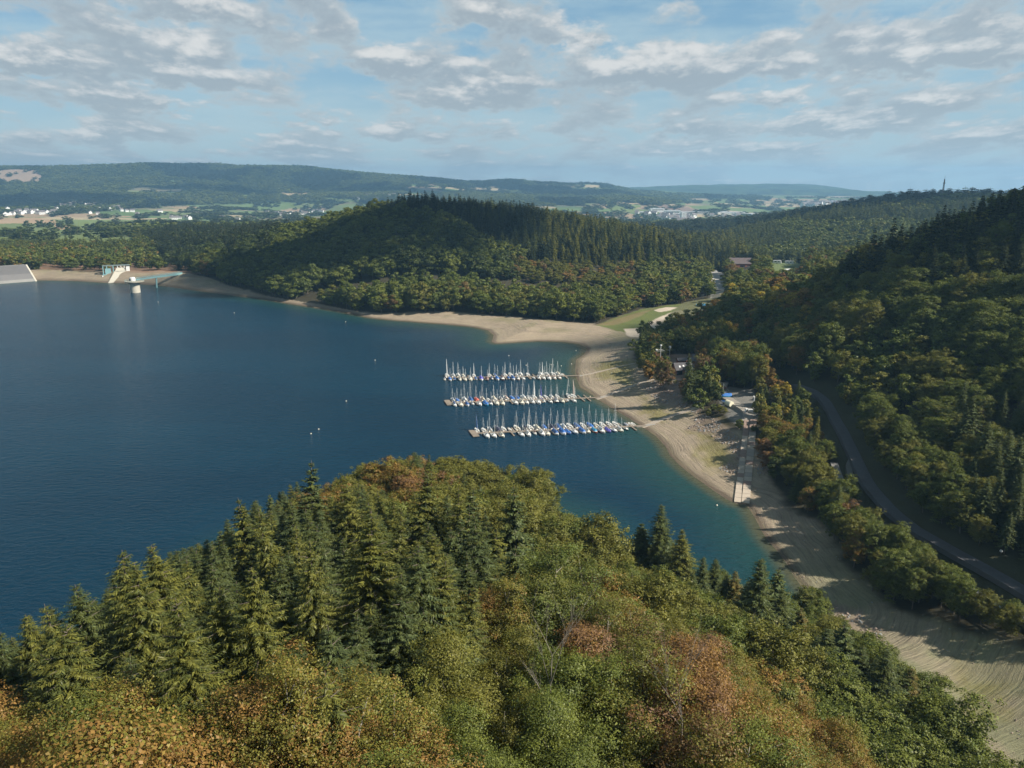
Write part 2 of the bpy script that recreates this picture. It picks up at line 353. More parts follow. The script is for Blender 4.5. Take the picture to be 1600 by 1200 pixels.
GRASSP = [W2([(1085,655),(1115,655),(1145,690),(1150,715),(1120,722),(1095,700)], 5.5), W2([(1000,605),(1020,620),(1050,640),(1030,645),(1008,632)], 5), W2([(930,560),(990,570),(985,600),(960,590),(935,585)], 4), W2([(1540,1060),(1580,1075),(1580,1120),(1540,1110),(1500,1040)], 5.5)]
RUBBLE = [W2([(1000,596),(1040,592),(1075,612),(1105,632),(1090,640),(1060,628),(1030,618)], 6.5), W2([(1095,640),(1120,650),(1168,690),(1166,705),(1140,690),(1110,665),(1075,652)], 7), W2([(1120,718),(1165,700),(1166,722),(1150,728)], 5),
          W2([(1300,930),(1330,950),(1380,990),(1370,1010),(1330,985),(1310,960)], 1.5), W2([(1180,720),(1205,722),(1210,735),(1185,735)], 5)]
BRACK = W2([(60,402),(330,402),(330,428),(262,426),(60,424)], 9)
def in_notree(x, y): return inpoly(x, y, NOTREE)
# ------------------------------------------------------------------ ground: one sheet to the horizon
rr = np.concatenate([[2, 5], np.geomspace(10, 110, 110)[:-1], np.geomspace(110, 1000, 560)[:-1], np.geomspace(1000, 11000, 290)])
A_in = np.arange(-37, 37.01, .1); A_out = np.concatenate([np.arange(37.6, 60, .8), np.arange(62, 180, 4)])
ang = np.radians(np.concatenate([-A_out[::-1], A_in, A_out, [180]])); ang = ang[ang > -math.pi+1e-3] if False else ang
TH, RR = np.meshgrid(ang, rr); GX = RR*np.sin(TH); GY = RR*np.cos(TH)
SD = shore(GX.ravel(), GY.ravel()); GZ = ground(GX, GY, SD).ravel(); X, Y = GX.ravel(), GY.ravel()
DAMX = P(57, 438)[0]
SDg = SD.reshape(GX.shape)
r_ = np.hypot(X, Y)
bx, by, _ = pix(X, Y, GZ)
FL = np.array([.045, .040, .024])
col = np.tile(FL, (len(X), 1)); beachm = np.zeros(len(X))
def paint(mask, cval, soft=None):
    mk = mask.astype(float) if mask.dtype == bool else mask
    col[:] = col*(1-mk[:, None])+np.array(cval)*mk[:, None]
landnear = (r_ < 1250)
fieldz = fbm(X/37, Y/37, 21)
# far country
farm = r_ > 1250
slope_h = GZ
n1 = fbm(X/420, Y/420, 31, 5); n2 = fbm(X/150, Y/150, 41)
fcol = np.stack([.030+.03*n1, .052+.045*n1, .026+.012*n1], 1)
conif_shade = sstep(n2*.6+n1*.4, .52, .56)[:, None]; fcol = fcol*(1-conif_shade)+np.array([.018, .032, .022])*conif_shade  # dark conifer patches, painted partly to stand for cloud shade on far hills
col[farm] = fcol[farm]
cell = 170.0; ci = np.floor((X+60*np.sin(Y/300))/cell/1.5); cj = np.floor((Y+50*np.sin(X/260))/cell/1.1)
hsh = np.sin(ci*12.9898+cj*78.233)*43758.5453; hsh = hsh-np.floor(hsh)
pal = np.array([[.12,.17,.06],[.10,.15,.05],[.15,.18,.07],[.30,.22,.14],[.13,.16,.065],[.36,.29,.18],[.11,.15,.06],[.17,.15,.09]])
fc = pal[(hsh*8).astype(int) % 8]
lowland = sstep(-GZ, 8, 24)*sstep(r_, 1300, 1500)
patch = sstep(fbm(X/520, Y/520, 57), .60, .63)*sstep(r_, 2500, 3200)*sstep(140-GZ, 0, 40)
openm = np.clip(lowland+patch, 0, 1)
openm[r_ > 8200] = 0
col[:] = col*(1-openm[:, None])+fc*openm[:, None]
def pz(px_poly, cval, soft=0): 
    mk = inpoly(bx, by, px_poly) & (r_ > 1040); col[mk] = cval; return mk
m_f = pz([(-100,350),(0,346),(80,345),(128,352),(150,362),(215,366),(180,384),(60,386),(-100,386)], (.13,.16,.055))
pz([(-60,341),(0,340),(60,340),(86,344),(88,350),(40,349),(-60,350)], (.34,.24,.15))
pz([(80,349),(104,352),(112,358),(90,359)], (.30,.21,.13))
pz([(105,343),(190,344),(300,344),(350,346),(330,356),(150,356),(120,352)], (.15,.19,.065))
m_p = pz([(-40,272),(0,266),(25,264),(62,265),(66,284),(30,284),(-40,280)], (.30,.22,.16))
pz([(50,322),(92,322),(90,329),(50,329)], (.11,.16,.05))
pz([(948,318),(975,315),(1005,322),(985,329),(950,327)], (.14,.18,.06)); pz([(955,315),(1000,317),(1003,320),(960,319)], (.36,.28,.17))
pz([(1000,325),(1040,319),(1060,322),(1110,330),(1045,335)], (.20,.14,.11)); pz([(1040,319),(1052,319),(1066,324),(1052,325)], (.36,.28,.17))
pz([(1138,319),(1160,320),(1160,325),(1140,325)], (.36,.28,.17))
pz([(435,301),(460,301),(490,300),(490,303),(450,306)], (.36,.28,.17)); pz([(500,308),(560,311),(560,315),(520,315)], (.12,.16,.06)); pz([(400,335),(430,333),(430,340),(400,342)], (.13,.18,.06))
pz([(530,320),(560,319),(560,324),(530,325)], (.13,.17,.06))
pz([(345,291),(366,291),(366,297),(350,297)], (.13,.19,.08)); pz([(370,304),(395,303),(392,308),(374,309)], (.13,.19,.08))
pz([(380,330),(405,331),(405,336),(380,336)], (.13,.18,.07))
farm_f = (r_ > 1040) & (bx < 215) & (by < 392); openm[m_f | m_p] = 1; openm[(r_ > 1400) & (col[:, 0] > .10)] = 1
# beach, lawn, sand, yards
nt = in_notree(X, Y) & (r_ < 1300)
sdn = SD + (fbm(X/9, Y/9, 77)-.5)*6
bm_ = nt & (SD > -20)
ddn = dist_poly(X, Y, NOTREE); sgn = np.where(in_notree(X, Y), ddn, -ddn)+(fbm(X/5, Y/5, 78)-.5)*5; beachm = sstep(sgn, -2, 2.5)*(SD > -20)*(r_ < 1300); beachm[(SD < 8) & (SD > -40) & (r_ < 1300)] = 1.0
penreg = inpoly(X, Y, PEN); beachm[penreg & (SD > 5)] = 0
farleft = (Y > 620) & (SD > 26); pass
bc = np.array([.305, .255, .200])
gshade = sstep(fbm(X/14, Y/14, 88), .48, .66)*sstep(SD, 9, 25)*.55
bc = np.array([1.04, 1.0, .93])*bc*(.93-.12*sstep(Y, 560, 720))[:, None]
bcol = bc*(1-gshade[:, None])+np.array([.20, .185, .10])*gshade[:, None]
rl = (sstep(-Y, -225, -160)*(.35+.65*sstep(fbm(X/11, Y/16, 93), .42, .60))*.75)[:, None]; bcol = bcol*(1-rl)+np.array([.185, .19, .105])*rl
col[:] = col*(1-beachm[:, None])+bcol*beachm[:, None]
def softpoly(poly, w_=3.0, amp=3.0):
    dd = dist_poly(X, Y, poly); ins = inpoly(X, Y, poly); s_ = np.where(ins, dd, -dd)+(fbm(X/4, Y/4, 66)-.5)*amp*2
    mk = sstep(s_, -w_/2, w_/2); mk[r_ > 1400] = 0; return mk
near = r_ < 1400
LAWNP = np.vstack([W2(LAWN, 6.5)])
mk = softpoly(LAWNP, 2, 1.5); paint(mk, (.115, .135, .045)); beachm *= 1-mk
paint(softpoly(W2([(928,503),(975,490),(1010,482),(1030,476),(1000,492),(960,503)], 6.5), 3, 2)*.7, (.20,.15,.08))
for s in (SAND1, SAND2, SAND3): mk = softpoly(s, 1.2, 1.2); paint(mk, (.50, .42, .33)); beachm *= 1-mk*.7
for s in GRASSP: mk = softpoly(s, 8, 6)*.9*(.5+.5*fbm(X/3, Y/3, 5)); paint(mk, (.175, .155, .045))
for s in RUBBLE: paint(softpoly(s, 3, 3)*.7, (.23, .17, .135))
paint(softpoly(YARD, 2, 1)*.9, (.20, .19, .17)); paint(softpoly(HOUSEZ, 2, 1)*.8, (.30, .22, .17)); paint(softpoly(CLEAR1, 2, 1)*.9, (.125, .125, .065))
paint(softpoly(CLEAR2, 2, 1), (.36, .34, .31)); paint(softpoly(CLEAR3, 2, 1), (.30, .22, .15)); paint(softpoly(CLEAR4, 2, 1), (.12, .15, .06))
mk = softpoly(BRACK, 8, 8)*sstep(SD, 20, 30)*(.45+.55*sstep(fbm(X/12, Y/12, 15), .4, .6)); paint(mk, (.21, .125, .08))
wet = (1-sstep(SD, .6, 2.8+.004*r_))*beachm; paint(wet*.8, (.085, .062, .045))
dR = dist_poly(X, Y, ROAD, False); paint((1-sstep(dR, 7, 11))*(r_ < 700)*.8, (.055, .055, .03))
# mesh
nr, na = GX.shape; idx = np.arange(nr*na).reshape(nr, na)
F = np.stack([idx[:-1, :-1], idx[:-1, 1:], idx[1:, 1:], idx[1:, :-1]], -1).reshape(-1, 4)[:, ::-1]
gm = bpy.data.materials.new('ground'); gm.use_nodes = True; t = NT(gm.node_tree); b_ = t.n['Principled BSDF']
pos_ = t.node('ShaderNodeNewGeometry').outputs['Position']
zc = t.attr('zonecol', 'GEOMETRY', 'Color'); sda = t.attr('shoredist'); bma = t.attr('beachmask'); fa = t.attr('farmask')
px_, py_, pz_ = t.sep(pos_)[:]
# strand lines left by the falling water run along the shore
warp = t.noise(pos_, .05, 4, .6); sdw = t.m('ADD', sda, t.m('MULTIPLY', warp, 4.0))
sv = t.comb(t.m('MULTIPLY', sdw, .85), t.m('MULTIPLY', px_, .035), t.m('MULTIPLY', py_, .035))
st = t.noise(sv, 1.0, 6, .72); sv2 = t.comb(t.m('MULTIPLY', sdw, 2.6), t.m('MULTIPLY', px_, .12), t.m('MULTIPLY', py_, .12)); st2 = t.noise(sv2, 1.0, 3, .6)
g1 = t.noise(pos_, .9, 7, .68); g2 = t.noise(pos_, .12, 4, .55); peb = t.noise(pos_, 3.0, 3, .8)
f = t.m('ADD', t.m('MULTIPLY', st, 1.1), t.m('MULTIPLY', st2, .55)); f = t.m('ADD', f, -.82)
f = t.m('ADD', 1.0, t.m('MULTIPLY', f, t.m('MULTIPLY', bma, t.m('ADD', .45, t.m('MULTIPLY', t.noise(pos_, .03, 3, .5), 1.9)))))
f = t.m('MULTIPLY', f, t.m('ADD', .60, t.m('ADD', t.m('MULTIPLY', g1, .50), t.m('MULTIPLY', peb, .44))))
f = t.m('MULTIPLY', f, t.m('ADD', .8, t.m('MULTIPLY', g2, .42)))
colr = t.vm('SCALE', zc, f)
ff = t.noise(pos_, .035, 5, .7); ff2 = t.noise(pos_, .012, 3, .6)
fcm = t.m('ADD', .25, t.m('ADD', t.m('MULTIPLY', ff, .95), t.m('MULTIPLY', ff2, .55)))
colr = t.mix(fa, colr, t.vm('SCALE', zc, fcm))
gr = t.mix(t.m('MULTIPLY', t.ss(st, .5, .62), t.m('MULTIPLY', bma, .35)), colr, (.15, .15, .07))
t.put(b_.inputs['Base Color'], gr); b_.inputs['Roughness'].default_value = .95; b_.inputs['Specular IOR Level'].default_value = .15
hgt = t.m('ADD', t.m('MULTIPLY', t.m('ADD', t.m('MULTIPLY', st, 1.1), t.m('MULTIPLY', st2, .35)), t.m('MULTIPLY', bma, .45)), t.m('MULTIPLY', peb, .14))
hgt = t.m('ADD', hgt, t.m('MULTIPLY', t.m('MULTIPLY', ff, fa), 8.0))
bp = t.node('ShaderNodeBump', None, Strength=.9, Distance=1.0, Height=hgt); t.l.new(bp.outputs[0], b_.inputs['Normal'])
farw = ((r_ > 1400) & (openm < .5)).astype(np.float32)
me = mesh_np('ground', np.stack([X, Y, GZ], 1), F, [gm], smooth=True, vattr=dict(shoredist=SD, beachmask=beachm, farmask=farw), vcol=col)
tag(link('ground', me), kind='structure')
# ------------------------------------------------------------------ water sheet of the lake
wm = bpy.data.materials.new('lake_water'); wm.use_nodes = True; t = NT(wm.node_tree); b_ = t.n['Principled BSDF']
pos_ = t.node('ShaderNodeNewGeometry').outputs['Position']; dp = t.attr('depthdist')
mp = t.node('ShaderNodeMapping', None, Vector=pos_); mp.inputs['Rotation'].default_value = (0, 0, R(24)); mp.inputs['Scale'].default_value = (.42, 1.0, 1)
wv = t.noise(mp.outputs[0], .62, 3, .55, .3); wv2 = t.noise(mp.outputs[0], 1.9, 2, .5)
big = t.noise(t.vm('MULTIPLY', pos_, (.45, 1.0, 1.0)), .009, 4, .6)
h = t.m('ADD', t.m('MULTIPLY', wv, .75), t.m('MULTIPLY', wv2, .16))
h = t.m('MULTIPLY', h, t.m('ADD', .55, t.m('MULTIPLY', big, .9)))
deep = t.mix(t.ss(big, .35, .65), (.004, .024, .046), (.005, .033, .060))
shal = t.mix(t.ss(dp, 0.3, 6.0), (.070, .072, .042), (.014, .050, .050))
cw_ = t.mix(t.ss(dp, 2.0, 34.0), shal, deep)
t.put(b_.inputs['Base Color'], cw_); b_.inputs['Roughness'].default_value = .16; b_.inputs['IOR'].default_value = 1.18; b_.inputs['Specular IOR Level'].default_value = .22
bp = t.node('ShaderNodeBump', None, Strength=1.0, Distance=.9, Height=h); t.l.new(bp.outputs[0], b_.inputs['Normal'])
# the same polar net as the ground, kept where it lies over the lake
keep = (SDg[:-1, :-1] < 9) & (SDg[1:, 1:] < 9) & (SDg[:-1, 1:] < 9) & (SDg[1:, :-1] < 9)
Fw = F.reshape(nr-1, na-1, 4)[keep]; used = np.unique(Fw); rem = np.full(nr*na, -1); rem[used] = np.arange(len(used))
me = mesh_np('lake_water', np.stack([X[used], Y[used], np.zeros(len(used))], 1), rem[Fw], [wm], smooth=True, vattr=dict(depthdist=np.maximum(-SD[used], 0)))
tag(link('lake_water', me), kind='structure')
# ------------------------------------------------------------------ tree materials
def leafmat(name, trans=.25, var=.35, rough=.75):
    m_ = bpy.data.materials.new(name); m_.use_nodes = True; t = NT(m_.node_tree); t.n.remove(t.n['Principled BSDF']); out = t.n['Material Output']
    ta = t.attr('tint', 'INSTANCER', 'Vector'); tb = t.attr('accent', 'INSTANCER', 'Vector')
    lv = t.attr('lv'); cv = t.attr('cv')
    c_ = t.mix(t.ss(cv, .42, .66), ta, tb)
    c_ = t.vm('SCALE', c_, t.m('ADD', 1-var, t.m('MULTIPLY', lv, 2*var)))
    df = t.node('ShaderNodeBsdfDiffuse', None, Color=c_); tr = t.node('ShaderNodeBsdfTranslucent', None, Color=t.vm('MULTIPLY', c_, (1.2, 1.15, .6)))
    gl = t.node('ShaderNodeBsdfGlossy', None, Color=(.5, .5, .45), Roughness=.5)
    mx = t.node('ShaderNodeMixShader', None, i0=trans, i1=df.outputs[0], i2=tr.outputs[0])
    m2 = t.node('ShaderNodeMixShader', None, i0=.035, i1=mx.outputs[0], i2=gl.outputs[0])
    t.l.new(m2.outputs[0], out.inputs[0]); return m_
M_LEAF = leafmat('leaves', .22); M_NEED = leafmat('needles', .12, .42)
M_BARK = mat('bark', (.13, .105, .08), .9, noise=.4, nscale=3); M_BARKL = mat('pale_bark', (.30, .27, .22), .9, noise=.3, nscale=3)
# ------------------------------------------------------------------ tree shapes
def quads(c_, nrm, size, rng, asp=.62, tang=None):
    N = len(c_); nrm = nrm/np.linalg.norm(nrm, axis=1, keepdims=True)
    a = rng.normal(size=(N, 3)) if tang is None else tang
    tt = a-(a*nrm).sum(1, keepdims=True)*nrm; tt /= np.linalg.norm(tt, axis=1, keepdims=True)+1e-9
    bb = np.cross(nrm, tt); s = np.asarray(size).reshape(-1, 1)
    V = np.stack([c_-tt*s, c_-bb*s*asp, c_+tt*s, c_+bb*s*asp], 1).reshape(-1, 3)
    return V, np.arange(N*4).reshape(N, 4)
def tubes_np(segs, n=5):
    V = []; F = []; o = 0
    for a, b, r0, r1 in segs:
        a = Vector(a); b = Vector(b); q = (b-a).to_track_quat('Z', 'Y')
        for p, r in ((a, r0), (b, r1)):
            for i in range(n): th = 2*math.pi*i/n; V.append(p+q@Vector((math.cos(th)*r, math.sin(th)*r, 0)))
        F += [(o+i, o+(i+1) % n, o+n+(i+1) % n, o+n+i) for i in range(n)]; o += 2*n
    return np.array([tuple(v) for v in V]), np.array(F)
def broadleaf(seed, nleaf, lsize, nblob=34, H=17.0, Rr=4.6, base=.20, loose=.0):
    rng = np.random.default_rng(seed)
    k = np.arange(nblob)+.5; ph = np.arccos(1-2*k/nblob)+rng.normal(0, .14, nblob); th = math.pi*(1+5**.5)*k+rng.normal(0, .25, nblob)
    dr = np.stack([np.sin(ph)*np.cos(th), np.sin(ph)*np.sin(th), np.cos(ph)], 1)
    hz_ = H*(1-base)/2; cz = H*base+hz_
    rad = np.array([Rr, Rr, hz_])
    sc = rng.uniform(.42, .92, (nblob, 1)); low = np.clip(dr[:, 2:3], -1, 0); sc = sc*(1+.10*low)
    lop = 1+.22*np.sin(th+seed)[:, None]+.14*np.sin(2*th+seed*2.3)[:, None]+rng.normal(0, .07, (nblob, 1))
    bc_ = dr*sc*lop*rad+np.array([0, 0, cz]); br = Rr*rng.uniform(.18, .50, nblob)
    wgt = br**2; which = rng.choice(nblob, nleaf, p=wgt/wgt.sum())
    if nleaf > 10000:                                      # leaves hang in small sprays round twig ends
        ntw = nleaf//34; wt = rng.choice(nblob, ntw, p=wgt/wgt.sum()); dt = rng.normal(size=(ntw, 3)); dt[:, 2] += .35; dt /= np.linalg.norm(dt, axis=1, keepdims=True)
        rt = rng.uniform(.3, 1.0, ntw)**.5+rng.normal(0, .16, ntw); pt = bc_[wt]+dt*(br[wt]*rt)[:, None]*np.array([1, 1, .9]); tw_i = rng.integers(0, ntw, nleaf)
        which = wt[tw_i]; dd = dt[tw_i]; p = pt[tw_i]+rng.normal(0, 1, (nleaf, 3))*np.array([.26, .26, .18])
        twr = rng.uniform(0, 1, ntw)[tw_i]
    else:
        dd = rng.normal(size=(nleaf, 3)); dd[:, 2] += .35; dd /= np.linalg.norm(dd, axis=1, keepdims=True)
        rads = (rng.uniform(.25, 1.0, nleaf)**.5+rng.normal(0, .13+loose, nleaf)); twr = rng.uniform(0, 1, nleaf)
        p = bc_[which]+dd*(br[which]*rads)[:, None]*np.array([1, 1, .85])
    out = ((p-np.array([0, 0, cz]))/rad); keep = (np.linalg.norm(out, axis=1) > .42) & (p[:, 2] > H*base*.5)
    p = p[keep]; dd = dd[keep]; wh = which[keep]; twr = twr[keep]
    nr_ = dd+rng.normal(0, .55, dd.shape); nr_[:, 2] += .35
    s = lsize*rng.uniform(.6, 1.25, len(p))
    V, F = quads(p, nr_, s, rng, .66)
    cvb = rng.uniform(0, 1, nblob); cv = np.clip(cvb[wh]*.35+twr*.4+rng.uniform(0, 1, len(p))*.25+.12*(p[:, 2]/H-.5), 0, 1)
    segs = []; z0 = 0; tr = .24; top = Vector((rng.normal(0, .3), rng.normal(0, .3), H*.74)); prev = Vector((0, 0, -1.5))
    for i in range(5):
        f_ = (i+1)/5; q_ = Vector((top.x*f_**2, top.y*f_**2, H*.74*f_)); segs.append((prev, q_, tr*(1-.16*i), tr*(1-.16*(i+1)))); prev = q_
    for i in rng.choice(nblob, min(12, nblob), replace=False):
        b1 = Vector(bc_[i]); zz = max(H*.16, min(b1.z-2.0, H*.66)); f_ = zz/(H*.74); a1 = Vector((top.x*f_**2, top.y*f_**2, zz)); mid_ = a1.lerp(b1, .5)+Vector((0, 0, -.3))
        segs += [(a1, mid_, .10, .07), (mid_, b1, .07, .03)]
        for _ in range(3 if nleaf > 10000 else 0):
            e1 = b1+Vector(rng.normal(0, .9, 3))+Vector((0, 0, .5)); segs.append((mid_.lerp(b1, .6), e1, .03, .012))
    return V, F, rng.uniform(0, 1, len(p)), cv, segs
def conifer(seed, whorls, nb0, npt, H=21.0, Rr=3.3, base=.10, tw=.34, double=2):
    rng = np.random.default_rng(seed); cs = []; ns = []; sz = []; tg = []; cv = []
    segs = [((0, 0, -1.5), (0, 0, H*.5), .24, .15), ((0, 0, H*.5), (0, 0, H*1.0), .15, .02)]
    for w_ in range(whorls):
        f_ = (w_+rng.uniform(-.3, .3))/whorls; f_ = max(f_, 0); z = H*(base+(1-base)*f_**.92); L = Rr*(min(1, (1-f_)*1.25)**1.0*.75+.25*(1-f_)**.6)*rng.uniform(.78, 1.15)+.08
        nb = max(4, int(nb0*(1-.45*f_))); off = rng.uniform(0, 6.28)
        for b in range(nb):
            a = off+6.283*b/nb+rng.normal(0, .12); l = L*rng.uniform(.68, 1.15); zz = z+rng.normal(0, .15)
            up = .25-.55*(1-f_)+rng.normal(0, .08)+(.8*f_**6); o = np.array([math.cos(a), math.sin(a), 0])
            n_ = max(3, int(npt*l/Rr)+2); s = (np.arange(n_)+.6)/n_
            dz_ = up*l*s*.7+(-.22*l)*s**2+.16*l*s**4
            pts = o*(l*s)[:, None]+np.stack([0*s, 0*s, zz+dz_], 1); side = np.array([-math.sin(a), math.cos(a), 0]); cvv = rng.uniform()
            for q in range(double):
                sg = 1 if q % 2 == 0 else -1; tl = tw*(.55+.75*(1-s))*rng.uniform(.7, 1.25, n_)*(1+.5*(l/Rr))*(.45+.55*min(1, l/1.3))
                t_ = o*.75+side*sg*rng.uniform(.5, 1.0, (n_, 1)); t_[:, 2] += -.30 if q < 2 else -1.1
                t_ += rng.normal(0, .14, t_.shape); t_ /= np.linalg.norm(t_, axis=1, keepdims=True)
                cs.append(pts+t_*tl[:, None]*.75); tg.append(t_); nn = np.tile([0, 0, 1.0], (n_, 1))+o*.35+rng.normal(0, .38, (n_, 3)); ns.append(nn); sz.append(tl); cv.append(np.clip(cvv*.65+rng.uniform(0, .35, n_), 0, 1))
            if w_ % 3 == 0 and b % 3 == 0 and whorls > 14: segs.append(((0, 0, zz), tuple(pts[-1]), .045, .012))
    c_ = np.concatenate(cs); V, F = quads(c_, np.concatenate(ns), np.concatenate(sz), rng, .19 if whorls > 30 else .38, np.concatenate(tg))
    return V, F, rng.uniform(0, 1, len(c_)), np.concatenate(cv), segs
def clump(V, F, lv, cv, segs, name, m_, bark, nt_=5):
    crown = mesh_np(name+'_crown', V, F, [m_], fattr=dict(lv=lv, cv=cv)); TV, TF = tubes_np(segs, nt_)
    trunk = mesh_np(name+'_trunk', TV, TF, [bark], smooth=True)
    allm = mesh_np(name+'_whole', np.vstack([V, TV]), np.vstack([F, TF+len(V)]), [m_, bark], np.r_[np.zeros(len(F)), np.ones(len(TF))], fattr=dict(lv=np.r_[lv, np.zeros(len(TF))], cv=np.r_[cv, np.zeros(len(TF))]))
    return crown, trunk, allm
LEAF = [[clump(*broadleaf(10+i, 90000, .082, 40+4*i, H=16+i % 3, Rr=4.4+.25*(i % 3), base=.16+.05*(i % 2)), 'broadleaf', M_LEAF, M_BARKL) for i in range(5)],
        [clump(*broadleaf(30+i, 30000, .145, 36, H=16+i % 3, Rr=4.5+.2*(i % 3), base=.12), 'broadleaf', M_LEAF, M_BARK) for i in range(4)],
        [clump(*broadleaf(50+i, 2800, .46, 26, H=16+i % 3, Rr=4.6, base=.06), 'broadleaf', M_LEAF, M_BARK) for i in range(4)],
        [clump(*broadleaf(70+i, 600, .90, 16, H=15+i % 3, Rr=4.6, base=.05), 'broadleaf', M_LEAF, M_BARK) for i in range(3)],
        [clump(*broadleaf(90+i, 110, 1.9, 9, H=14+i % 3, Rr=4.8, base=.02), 'broadleaf', M_LEAF, M_BARK, 3) for i in range(2)]]
CON = [[clump(*conifer(110+i, 50, 14, 23, Rr=4.4+.35*(i % 3), base=.10+.06*(i % 2), tw=.225, double=4), 'spruce', M_NEED, M_BARK) for i in range(4)]+[clump(*conifer(118, 36, 9, 20, Rr=3.9, base=.28, tw=.24, double=3), 'spruce', M_NEED, M_BARK)],
       [clump(*conifer(130+i, 38, 12, 15, Rr=4.1+.3*(i % 3), tw=.30, double=4), 'spruce', M_NEED, M_BARK) for i in range(4)]+[clump(*conifer(138, 30, 8, 14, Rr=3.7, base=.26, tw=.30, double=3), 'spruce', M_NEED, M_BARK)],
       [clump(*conifer(150+i, 20, 8, 5, Rr=3.3, base=.06, tw=.62, double=2), 'spruce', M_NEED, M_BARK) for i in range(3)],
       [clump(*conifer(170+i, 12, 6, 2, Rr=3.3, base=.05, tw=1.0, double=2), 'spruce', M_NEED, M_BARK) for i in range(3)],
       [clump(*conifer(190+i, 7, 5, 1, Rr=3.6, base=.03, tw=1.4, double=2), 'spruce', M_NEED, M_BARK, 3) for i in range(2)]]
# ------------------------------------------------------------------ where the trees stand
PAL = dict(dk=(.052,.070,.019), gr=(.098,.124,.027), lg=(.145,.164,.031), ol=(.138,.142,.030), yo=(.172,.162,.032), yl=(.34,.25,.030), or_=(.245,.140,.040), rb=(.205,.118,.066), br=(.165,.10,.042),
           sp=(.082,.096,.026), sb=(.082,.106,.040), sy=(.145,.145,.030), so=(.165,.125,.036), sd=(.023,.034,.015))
CON_N = [(-300,940),(-20,960),(250,820),(400,740),(500,775),(560,800),(640,815),(700,825),(760,840),(820,850),(800,900),(720,950),(690,1010),(650,1100),(560,1130),(500,1090),(300,1080),(100,1075),(0,1065),(-300,1060)]
NEARCOL = [(560,700,60,'yo'),(620,722,40,'or_'),(650,728,28,'rb'),(520,715,40,'or_'),(740,745,50,'yo'),(820,740,60,'ol'),(870,780,50,'ol'),(940,830,50,'ol'),(900,870,60,'ol'),
           (950,930,55,'or_'),(1010,960,70,'ol'),(860,920,50,'ol'),(800,930,45,'or_'),(760,900,50,'ol'),(1080,900,80,'ol'),(1130,960,80,'lg'),(1000,1010,60,'rb'),(1060,1030,70,'rb'),(940,1030,60,'rb'),(1150,1040,60,'or_'),
           (1200,1080,70,'or_'),(1120,1110,80,'rb'),(1250,1000,60,'ol'),(1300,1080,80,'lg'),(1400,1110,90,'lg'),(1500,1150,90,'lg'),(1250,1160,80,'or_'),(1350,1180,70,'yo'),(1000,1150,80,'yo'),(850,1150,70,'lg'),
           (740,990,50,'or_'),(780,1040,60,'ol'),(700,1080,60,'yo'),(800,1130,60,'lg'),(640,1150,60,'lg'),(30,1120,60,'or_'),(110,1110,60,'or_'),(170,1150,60,'or_'),(250,1170,70,'or_'),(340,1140,90,'or_'),(460,1160,70,'or_'),(420,1190,90,'rb'),(60,1175,70,'or_'),(200,1200,70,'rb'),(310,1210,80,'or_'),(520,1200,60,'or_'),(120,1230,90,'or_'),(880,1030,40,'gr'),(920,1120,60,'gr'),(1080,1180,60,'br')]
ACC = dict(dk='gr', gr='lg', lg='gr', ol='yo', yo='ol', yl='yo', or_='yo', rb='or_', br='yo', sp='sb', sb='sp', sy='sp', so='sp', sd='sp')
SEC = dict(lg='gr', ol='gr', yo='lg', or_='ol', rb='ol')
pts = []                                                # x, y, spacing
def cand(r0, r1, s, a0, a1):
    n_ = int((r1+50)/s)+1; ii, jj = np.meshgrid(np.arange(-n_, n_), np.arange(-n_ if r0 < 100 else 0, n_))
    x = (ii+.5*(jj % 2))*s; y = jj*s*.87; x = x+RNG.uniform(-.36, .36, x.shape)*s; y = y+RNG.uniform(-.36, .36, y.shape)*s
    r = np.hypot(x, y); a = np.degrees(np.arctan2(x, y)); k = (r >= r0) & (r < r1) & (a > a0) & (a < a1); return x[k], y[k], np.full(k.sum(), s)
sets = [cand(12, 60, 6.6, -75, 75), cand(60, 270, 5.3, -55, 60), cand(270, 700, 6.1, -36, 48), cand(700, 1550, 7.4, -36, 37), cand(1550, 3000, 15, -36, 36), cand(3000, 8000, 27, -35.5, 35.5)]
TX, TY, TS = [np.concatenate([s[k] for s in sets]) for k in range(3)]
TSD = shore(TX, TY); TZ = ground(TX, TY, TSD); TR = np.hypot(TX, TY); BX, BY, _ = pix(TX, TY, TZ)
inN = in_notree(TX, TY); inPen = inpoly(TX, TY, PEN)
ok = TSD > 1.5
ok &= (~inN) | inPen
ok &= ~((TR < 330) & ~inPen & inpoly(TX, TY, np.vstack([W2([(950,905),(1060,912),(1285,945),(1450,1140),(1620,1275),(1800,1500)], 2), [(140,-60),(60, 40)]])) & False)
ok &= (TSD > 24) | (TR < 900) | (TY < 620)
dRd = dist_poly(TX, TY, ROAD, False); ok &= (dRd > 5.5) | (TR > 480) | inPen
side = np.array([P(a, b, 11)[0] for a, b in ROAD_PX[:9]])
# an open verge between the road and the belt of trees on its lake side
roadx = np.interp(TY, ROAD[:14, 1], ROAD[:14, 0]); ok &= ~((TX > roadx-8) & (TX < roadx+4) & (TY > 90) & (TY < 330) & ~inPen)
for poly in (YARD, HOUSEZ, CLEAR1, CLEAR2, CLEAR3, CLEAR4): ok &= ~(inpoly(TX, TY, poly) & (TR > 200) & (TR < 1300))
ok &= ~((BX < 215) & (BY < 388) & (TR > 1040) & (TR < 1560) & (RNG.random(len(TX)) > .05))
ok &= ~(inpoly(TX, TY, BRACK) & (RNG.random(len(TX)) > .22) & (TR < 1100))
